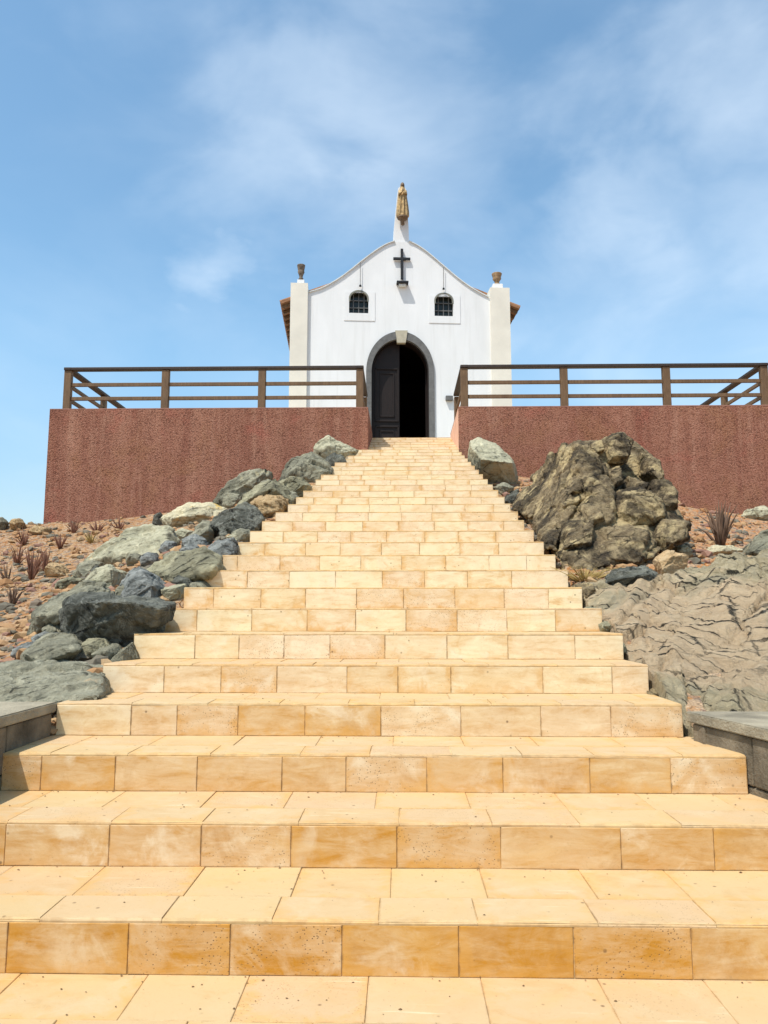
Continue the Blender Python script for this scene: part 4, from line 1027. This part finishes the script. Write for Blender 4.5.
# double door: left leaf shut, right leaf swung inside
def leaf(hinge_u, width, ang, d, sgn):
    mb = MB(); H = dtop - 0.02; n = 12
    # leaf outline in its own plane: x from hinge to the meeting edge, top follows the arch
    out = [(0, ZB + 0.02)]; 
    out.append((width, ZB + 0.02))
    for k in range(n + 1):
        x = width * (1 - k / n); c_ = (dh - width) + x if False else x
        xx = min(0.999, max(0, 1 - x / dh)); out.append((x, dsp + (dtop - 0.03 - dsp) * math.sqrt(max(0, 1 - xx * xx))))
    ca, sa = math.cos(ang), math.sin(ang)
    def W(x, t_, v): 
        return Lw(hinge_u + sgn * (x * ca) - sgn * t_ * sa * sgn, d + x * sa + t_ * ca, v)
    n_ = len(out); mb.v = [tuple(W(x, 0, v)) for x, v in out] + [tuple(W(x, 0.06, v)) for x, v in out]
    mb.f = [tuple(range(n_)), tuple(range(n_, 2 * n_))[::-1]] + [(i, (i + 1) % n_, n_ + (i + 1) % n_, n_ + i) for i in range(n_)]
    mb.mi = [0] * len(mb.f)
    lf = mb.build('door_leaf', M['door'], chapel)
    pm = MB()
    def frame(x0, x1, v0, v1, w, pr):
        for (a, b) in (((x0, v0), (x1, v0)), ((x0, v1), (x1, v1)), ((x0, v0), (x0, v1)), ((x1, v0), (x1, v1))):
            pa, pb = W(a[0], -pr / 2, a[1]), W(b[0], -pr / 2, b[1])
            dirv = (pb - pa).normalized(); pm.bar(pa - dirv * w / 2, pb + dirv * w / 2, w, pr, up=(W(0, -1, 0) - W(0, 0, 0)).normalized(), ch=0.006)
    x0, x1 = width * 0.16, width * 0.95
    zz = ZB + 0.12; tot = dsp + 0.2 - zz
    for (f0, f1) in ((0.02, 0.36), (0.42, 0.98)):
        frame(x0, x1, zz + tot * f0, zz + tot * f1, 0.045, 0.035)
        frame(x0 + 0.12, x1 - 0.12, zz + tot * f0 + 0.13, zz + tot * f1 - 0.13, 0.035, 0.025)
    pm.build('door_panel', M['door'], lf)
    return lf
leaf(dc - dh + 0.01, dh - 0.015, 0.0, 0.22, 1)
leaf(dc + dh - 0.01, dh - 0.015, R(97), 0.36, -1)
# windows
for (uc, hw, v0, vs_, tp), (pa, pb) in zip(wins, ((F(344, 320.5), F(375, 292)), (F(429, 323), F(460, 296)))):
    o1 = arch(uc, hw + 0.03, v0 - 0.012, vs_, tp + 0.035, 14)
    root_w = extrude(arch(uc, hw, v0, vs_, tp, 12) , [], 0.165, 0.185).build('window', M['glass'], chapel)
    i1 = arch(uc, hw - 0.004, v0 + 0.0, vs_, tp - 0.004, 14)
    # raised plaster panel behind which the window sits
    panel = [(pa[0], pa[1]), (pb[0], pa[1]), (pb[0], pb[1]), (pa[0], pb[1])]
    extrude(panel, [arch(uc, hw - 0.001, v0, vs_, tp - 0.001, 12)], -0.014, 0.01).build('window_panel', M['white'], root_w)
    ot_ = [p for p in arch(uc, hw + 0.006, vs_ - 0.08, vs_, tp + 0.006, 14)]; it_ = arch(uc, hw - 0.035, vs_ - 0.08, vs_, tp - 0.04, 14)
    extrude(ot_ + it_[::-1], [], -0.02, 0.06).build('window_head', M['window_stone'], root_w)
    mb = MB(); up = -E2
    for k in (-0.5, 0.0, 0.5): mb.bar(Lw(uc + k * hw * 1.1, 0.12, v0), Lw(uc + k * hw * 1.1, 0.12, tp - hw * (0.12 + 0.3 * abs(k))), 0.022, 0.022, up=up, ch=0)
    for k in (0.3, 0.62): 
        v_ = v0 + (tp - v0) * k; mb.bar(Lw(uc - hw, 0.12, v_), Lw(uc + hw, 0.12, v_), 0.022, 0.022, up=up, ch=0)
    mb.build('window_grille', M['basalt'], root_w)
# hanging lamp rods above the windows
for (x, y0_, y1_) in ((360.3, 262, 285), (443.6, 267, 288)):
    a = F(x, y0_, -0.06); b = F(x, y1_, -0.06)
    mb = MB(); mb.tube([Lw(a[0], -0.06, a[1]), Lw(b[0], -0.06, b[1])], 0.008, 6); rod = mb.build('lamp_rod', M['basalt'], chapel)
    mb = MB(); mb.lathe(Lw(b[0], -0.06, b[1] - 0.05), [(0.015, 0), (0.035, 0.01), (0.03, 0.045), (0.01, 0.07)], 10); mb.build('lamp_tip', M['black'], rod, True)
# cross
a = F(402, 279.3, -0.05); b = F(402, 249, -0.05); c1 = F(393.3, 258.7, -0.05); c2 = F(410.3, 258.7, -0.05)
mb = MB(); mb.box(Lw(a[0], -0.05, (a[1] + b[1]) / 2), 0.072, 0.06, b[1] - a[1], Matrix.Rotation(CA, 3, 'Z'), 0, 0.006)
mb.box(Lw((c1[0] + c2[0]) / 2, -0.052, c1[1]), c2[0] - c1[0], 0.055, 0.072, Matrix.Rotation(CA, 3, 'Z'), 0, 0.006)
mb.build('cross', M['black'], chapel)
# floodlight ledge under the cross
a = F(396.3, 285.0); b = F(408, 285.0)
mb = MB(); mb.box(Lw((a[0] + b[0]) / 2, -0.10, a[1] + 0.02), b[0] - a[0], 0.20, 0.055, Matrix.Rotation(CA, 3, 'Z'), 0, 0.008)
fl_ = mb.build('floodlight', M['black'], chapel)
mb = MB(); mb.box(Lw((a[0] + b[0]) / 2, -0.075, a[1] - 0.045), (b[0] - a[0]) * 0.62, 0.13, 0.06, Matrix.Rotation(CA, 3, 'Z'), 0, 0.01)
mb.build('lamp_housing', M['grey_trim'], fl_)
# small grey wall box right of the door
a = F(445.5, 401); b = F(452.5, 396.5)
mb = MB(); mb.box(Lw((a[0] + b[0]) / 2, -0.05, (a[1] + b[1]) / 2), b[0] - a[0], 0.10, b[1] - a[1], Matrix.Rotation(CA, 3, 'Z'), 0, 0.01)
mb.build('wall_box', M['basalt'], chapel)
# nave behind the facade
ND = 8.0; ve = F(281, 304, 0.5)[1]; vr = F(402, 250)[1]; ue = F(281.3, 304, 0.5)[0]; ue2 = F(519, 309, 0.5)[0]; um = (uL + uR) / 2
def quadbox(u0, u1, d0, d1, v0, v1, name, mat, parent=chapel):
    return extrude([(u0, v0), (u1, v0), (u1, v1), (u0, v1)], [], d0, d1).build(name, mat, parent)
ww = 0.3
quadbox(uL + 0.05, uL + 0.05 + ww, 0.43, ND, ZB, ve, 'side_wall', M['white'])
quadbox(uR - 0.05 - ww, uR - 0.05, 0.43, ND, ZB, ve, 'side_wall', M['white'])
extrude([(uL + 0.05, ZB), (uR - 0.05, ZB), (uR - 0.05, ve), (um, vr - 0.2), (uL + 0.05, ve)], [], ND + 0.002, ND + 0.3).build('back_wall', M['white'], chapel)
# added near-black lining, paints the darkness of the unlit room
lin = MB()
x0, x1 = uL + 0.36, uR - 0.36
def lq(*pts): lin.add([Lw(*p) for p in pts], [(0, 1, 2, 3)])
lq((x0, 0.44, ZB + .03), (x0, ND, ZB + .03), (x0, ND, ve), (x0, 0.44, ve)); lq((x1, 0.44, ZB + .03), (x1, ND, ZB + .03), (x1, ND, ve), (x1, 0.44, ve))
lq((x0, ND - .02, ZB + .03), (x1, ND - .02, ZB + .03), (x1, ND - .02, ve), (x0, ND - .02, ve)); lq((x0, 0.44, ve - .02), (x1, 0.44, ve - .02), (x1, ND, ve - .02), (x0, ND, ve - .02))
lq((x0, 0.3, ZB + .03), (x1, 0.3, ZB + .03), (x1, ND, ZB + .03), (x0, ND, ZB + .03))
lin.build('interior_shade_lining', M['interior'], chapel)
# tiled roof: two slopes of rounded tile ridges with exposed eave edges
for (uo, s) in ((ue, -1), (ue2, 1)):
    mb = MB(); k = 0; d = 0.46
    sl = (vr - 0.15 - ve) / (um - uo) ; Ls = abs(um - uo)
    nrm = Vector((0, 0, 1))
    a0 = (uo, ve); a1 = (um, vr - 0.15)
    quad = [(a0[0], a0[1]), (a1[0], a1[1]), (a1[0], a1[1] + 0.06), (a0[0], a0[1] + 0.06)]
    rf = extrude(quad, [], 0.46, ND + 0.45).build('roof', M['roof'], chapel)
    while d < ND + 0.4:
        mb.tube([Lw(uo - 0.03 * (1 if s > 0 else -1) * -1, d + 0.09, ve + 0.055), Lw(um, d + 0.09, vr - 0.095)], 0.075, 10); d += 0.19
    mb.build('roof_tiles', M['roof'], rf)
    mb = MB(); d = 0.6
    while d < ND + 0.3:
        mb.bar(Lw(uo + 0.02 * -s, d, ve - 0.05), Lw(uo - s * 0.5, d, ve - 0.05 + abs(sl) * 0.5), 0.07, 0.09, ch=0); d += 0.42
    mb.build('rafter_ends', M['rail'], rf)
# tapered white pillar on the gable
ub = F(393.5, 241)[0]; ub2 = F(409.3, 241)[0]; ut = F(398, 190)[0]; ut2 = F(406, 190)[0]; vb = F(401, 246)[1]; vt = F(401, 189)[1]
n = 8; pts = [(ub2, vb), (ub2 * .8 + ut2 * .2, vb + (vt - vb) * .35), (ut2, vt)]
for k in range(1, n): pts.append(((ut + ut2) / 2 + (ut2 - ut) / 2 * math.cos(math.pi * k / n), vt + 0.10 * math.sin(math.pi * k / n)))
pts += [(ut, vt), (ub * .8 + ut * .2, vb + (vt - vb) * .35), (ub, vb)]
extrude(pts, [], 0.03, 0.40).build('gable_pillar', M['white'], chapel)
bb = F(402.5, 219, -0.10); bt = F(402.5, 226, -0.05)
mb = MB(); r_ = 0.155
mb.lathe(Lw(bb[0], -0.13, bt[1] - 0.02), [(0.03, 0), (0.05, 0.02), (0.048, 0.15), (0.075, 0.185), (r_ * .98, 0.202), (r_, 0.235)], 16)
mb.build('bracket', M['olddark'], chapel, True)

# statue standing on the bracket
sb = Lw(bb[0], -0.13, bt[1] - 0.02 + 0.236)
vtop = F(403, 182.5, -0.12)[1]; HS = vtop - sb.z
statue = empty('statue', tuple(sb))
tag(statue, 'golden robed statue with joined hands standing above the chapel gable', 'statue')
def loft(rows, nseg=32, fold=0.0, foldn=9):
    mb = MB(); vs = []; fs = []
    for (z, rx_, ry_, cx, cy, fo) in rows:
        for k in range(nseg):
            a = 2 * math.pi * k / nseg; f = 1 + fo * math.cos(foldn * a + 0.6)
            vs.append((cx + rx_ * f * math.cos(a), cy + ry_ * f * math.sin(a), z))
    n = len(rows)
    for i in range(n - 1):
        for k in range(nseg): fs.append((i * nseg + k, i * nseg + (k + 1) % nseg, (i + 1) * nseg + (k + 1) % nseg, (i + 1) * nseg + k))
    fs += [tuple(range(nseg))[::-1], tuple((n - 1) * nseg + k for k in range(nseg))]
    mb.add(vs, fs); return mb
RS = Matrix.Rotation(CA, 4, 'Z')
def put(mb, name, mat, parent=statue):
    off = Vector(statue.location); mb.v = [tuple(off + (RS @ Vector(v))) for v in mb.v]
    return mb.build(name, mat, parent, True)
h = HS; wd = 0.155
put(loft([(0, wd * 1.04, .13, 0, 0, .05), (.03 * h, wd * 1.10, .135, 0, 0, .10), (.12 * h, wd * 1.02, .125, 0, 0, .20), (.30 * h, wd * .90, .12, 0, 0, .23), (.48 * h, wd * .78, .112, 0, 0, .20), (.60 * h, wd * .74, .105, 0, 0, .09),
          (.70 * h, wd * .66, .095, 0, 0, .05), (.77 * h, wd * .56, .085, 0, 0, .02), (.81 * h, wd * .42, .07, 0, 0, 0), (.835 * h, wd * .32, .055, 0, 0, 0), (.86 * h, wd * .30, .05, 0, 0, 0)], 54), 'robe', M['gold'])
put(loft([(.845 * h, .034, .036, 0, -.01, 0), (.87 * h, .045, .05, 0, -.012, 0), (.90 * h, .05, .058, 0, -.012, 0), (.935 * h, .05, .06, 0, -.008, 0), (.965 * h, .042, .05, 0, -.002, 0), (.985 * h, .022, .028, 0, 0, 0), (h, .006, .006, 0, 0, 0)], 20), 'head', M['olddark'])
put(loft([(.34 * h, wd * .98, .09, 0, .05, .06), (.50 * h, wd * .90, .09, 0, .05, .05), (.65 * h, wd * .80, .09, 0, .045, .04), (.76 * h, wd * .64, .085, 0, .04, .02), (.82 * h, wd * .47, .072, 0, .03, 0), (.88 * h, .060, .06, 0, .02, 0), (.93 * h, .060, .062, 0, .018, 0), (.97 * h, .048, .05, 0, .016, 0), (.995 * h, .02, .02, 0, .015, 0)], 24), 'veil', M['gold'])
mb = MB()
for s in (-1, 1): mb.tube([(s * .085, -.02, .74 * h), (s * .092, -.09, .60 * h), (s * .07, -.135, .62 * h), (s * .012, -.150, .665 * h)], [.036, .038, .034, .02], 10)
put(mb, 'sleeves', M['gold'])
mb = MB(); 
for s in (-1, 1): mb.tube([(s * .012, -.148, .655 * h), (s * .010, -.152, .70 * h), (s * .006, -.146, .745 * h)], [.015, .016, .006], 8)
put(mb, 'hands', M['olddark'])

# ------------------------------------------------------------------ light, sky
EL, AZ = R(62), R(42)
tosun = Vector((-math.sin(AZ) * math.cos(EL), -math.cos(AZ) * math.cos(EL), math.sin(EL)))
sun = bpy.data.lights.new('sun', 'SUN'); sun.energy = 3.9; sun.angle = R(0.5); sun.color = (1.0, 0.955, 0.88)
so = bpy.data.objects.new('sun', sun); COL.objects.link(so); so.rotation_euler = (-tosun).to_track_quat('-Z', 'Y').to_euler(); so.location = (-8, -8, 20)
w = bpy.data.worlds.new('World'); scene.world = w; w.use_nodes = True
nt = w.node_tree; nd = nt.nodes; lk = nt.links
bg = nd['Background']; bg.inputs['Strength'].default_value = 0.15
sky = nd.new('ShaderNodeTexSky'); sky.sky_type = 'NISHITA'; sky.sun_disc = False; sky.sun_elevation = EL; sky.sun_rotation = R(180) + AZ
sky.altitude = 0; sky.air_density = 1.0; sky.dust_density = 1.2; sky.ozone_density = 2.6
tc = nd.new('ShaderNodeTexCoord')
def W_(typ, **k):
    o = nd.new(typ)
    for a, b in k.items(): setattr(o, a, b)
    return o
def wmath(op, a, b):
    o = W_('ShaderNodeMath', operation=op, use_clamp=False)
    for i, v in ((0, a), (1, b)):
        if isinstance(v, (int, float)): o.inputs[i].default_value = v
        else: lk.new(v, o.inputs[i])
    return o.outputs[0]
def wnoise(scale, detail, rough_, dist, mp=(1, 1, 1), loc=(0, 0, 0)):
    m = W_('ShaderNodeMapping'); lk.new(tc.outputs['Generated'], m.inputs[0]); m.inputs['Scale'].default_value = mp; m.inputs['Location'].default_value = loc
    o = W_('ShaderNodeTexNoise'); lk.new(m.outputs[0], o.inputs['Vector'])
    for k, v in zip(('Scale', 'Detail', 'Roughness', 'Distortion'), (scale, detail, rough_, dist)): o.inputs[k].default_value = v
    return o.outputs['Fac']
def wmr(v, a, b, c=0, d=1, smooth=True):
    o = W_('ShaderNodeMapRange', interpolation_type='SMOOTHSTEP' if smooth else 'LINEAR'); lk.new(v, o.inputs['Value'])
    for k, x in zip(('From Min', 'From Max', 'To Min', 'To Max'), (a, b, c, d)): o.inputs[k].default_value = x
    return o.outputs[0]
n1 = wnoise(6, 6, 0.5, 0.4, (1, 1, 1.9), (0.3, 0.0, 0.1)); n3 = wnoise(3.2, 5, 0.55, 0.5, (1, 1, 1.8), (7.0, 2.0, 1.0)); n2 = wnoise(2.2, 4, 0.55, 0.4, (1, 1, 1.6), (2.0, 1.0, 0.4))
dens = wmath('MULTIPLY', wmr(n1, 0.42, 0.72), wmr(n2, 0.40, 0.65, 0.15, 1.0))
# individual clouds: soft caps about sky directions, frayed by the noise
CL = [(330, 130, 0.24, 0.7), (430, 190, 0.18, 0.5), (730, 120, 0.17, 0.75), (205, 270, 0.085, 1.0), (600, 230, 0.17, 0.75), (730, 290, 0.24, 0.6), (600, 320, 0.24, 0.65), (590, 150, 0.07, 0.4), (80, 360, 0.22, 0.25), (230, 340, 0.16, 0.35), (330, 30, 0.16, 0.3)]
tot = None
wm = W_('ShaderNodeMapping'); lk.new(tc.outputs['Generated'], wm.inputs[0]); wm.inputs['Scale'].default_value = (1, 1, 1.7)
wn = W_('ShaderNodeTexNoise'); lk.new(wm.outputs[0], wn.inputs['Vector']); wn.inputs['Scale'].default_value = 4.5; wn.inputs['Detail'].default_value = 6; wn.inputs['Roughness'].default_value = 0.55
wv = W_('ShaderNodeVectorMath', operation='MULTIPLY_ADD'); lk.new(wn.outputs['Color'], wv.inputs[0]); wv.inputs[1].default_value = (0.34, 0.34, 0.34); wv.inputs[2].default_value = (-0.17, -0.17, -0.17)
wa = W_('ShaderNodeVectorMath', operation='ADD'); lk.new(tc.outputs['Generated'], wa.inputs[0]); lk.new(wv.outputs[0], wa.inputs[1])
for (x, y, rad, amt) in CL:
    d = ray(x, y).normalized()
    v = W_('ShaderNodeVectorMath', operation='DISTANCE'); lk.new(wa.outputs[0], v.inputs[0]); v.inputs[1].default_value = d
    q = wmath('ADD', v.outputs['Value'], wmath('ADD', wmath('MULTIPLY', wmath('SUBTRACT', n3, 0.5), rad * 2.6), wmath('MULTIPLY', wmath('SUBTRACT', n1, 0.5), rad * 2.2)))
    c = wmath('MULTIPLY', wmr(q, rad * 1.25, rad * -0.1), amt)
    tot = c if tot is None else wmath('MAXIMUM', tot, c)
fac = wmath('ADD', wmath('MULTIPLY', tot, wmr(n1, 0.25, 0.65, 0.35, 1.0)), wmath('MULTIPLY', dens, 0.2))
fac = wmath('MULTIPLY', fac, 0.60)
clampn = W_('ShaderNodeClamp'); lk.new(fac, clampn.inputs[0])
sepz = W_('ShaderNodeSeparateXYZ'); lk.new(tc.outputs['Generated'], sepz.inputs[0])
mx = W_('ShaderNodeMix', data_type='RGBA'); lk.new(clampn.outputs[0], mx.inputs[0]); tm = W_('ShaderNodeMix', data_type='RGBA', blend_type='MULTIPLY'); tm.inputs[0].default_value = 1; lk.new(sky.outputs[0], tm.inputs[6]); tg = W_('ShaderNodeMix', data_type='RGBA'); lk.new(wmr(sepz.outputs[2], 0.0, 0.35), tg.inputs[0]); tg.inputs[6].default_value = (0.95, 0.92, 0.86, 1); tg.inputs[7].default_value = (1.04, 1.25, 1.16, 1); lk.new(tg.outputs[2], tm.inputs[7]); lk.new(tm.outputs[2], mx.inputs[6]); mx.inputs[7].default_value = (5.0, 5.7, 6.4, 1)
lk.new(mx.outputs[2], bg.inputs['Color'])

vs_ = scene.view_settings; vs_.view_transform = 'Standard'; vs_.look = 'None'; vs_.gamma = 1; vs_.use_curve_mapping = False
vs_.exposure = 0.38
scene.cycles.max_bounces = 6; scene.cycles.diffuse_bounces = 4
scene.cycles.use_denoising = True
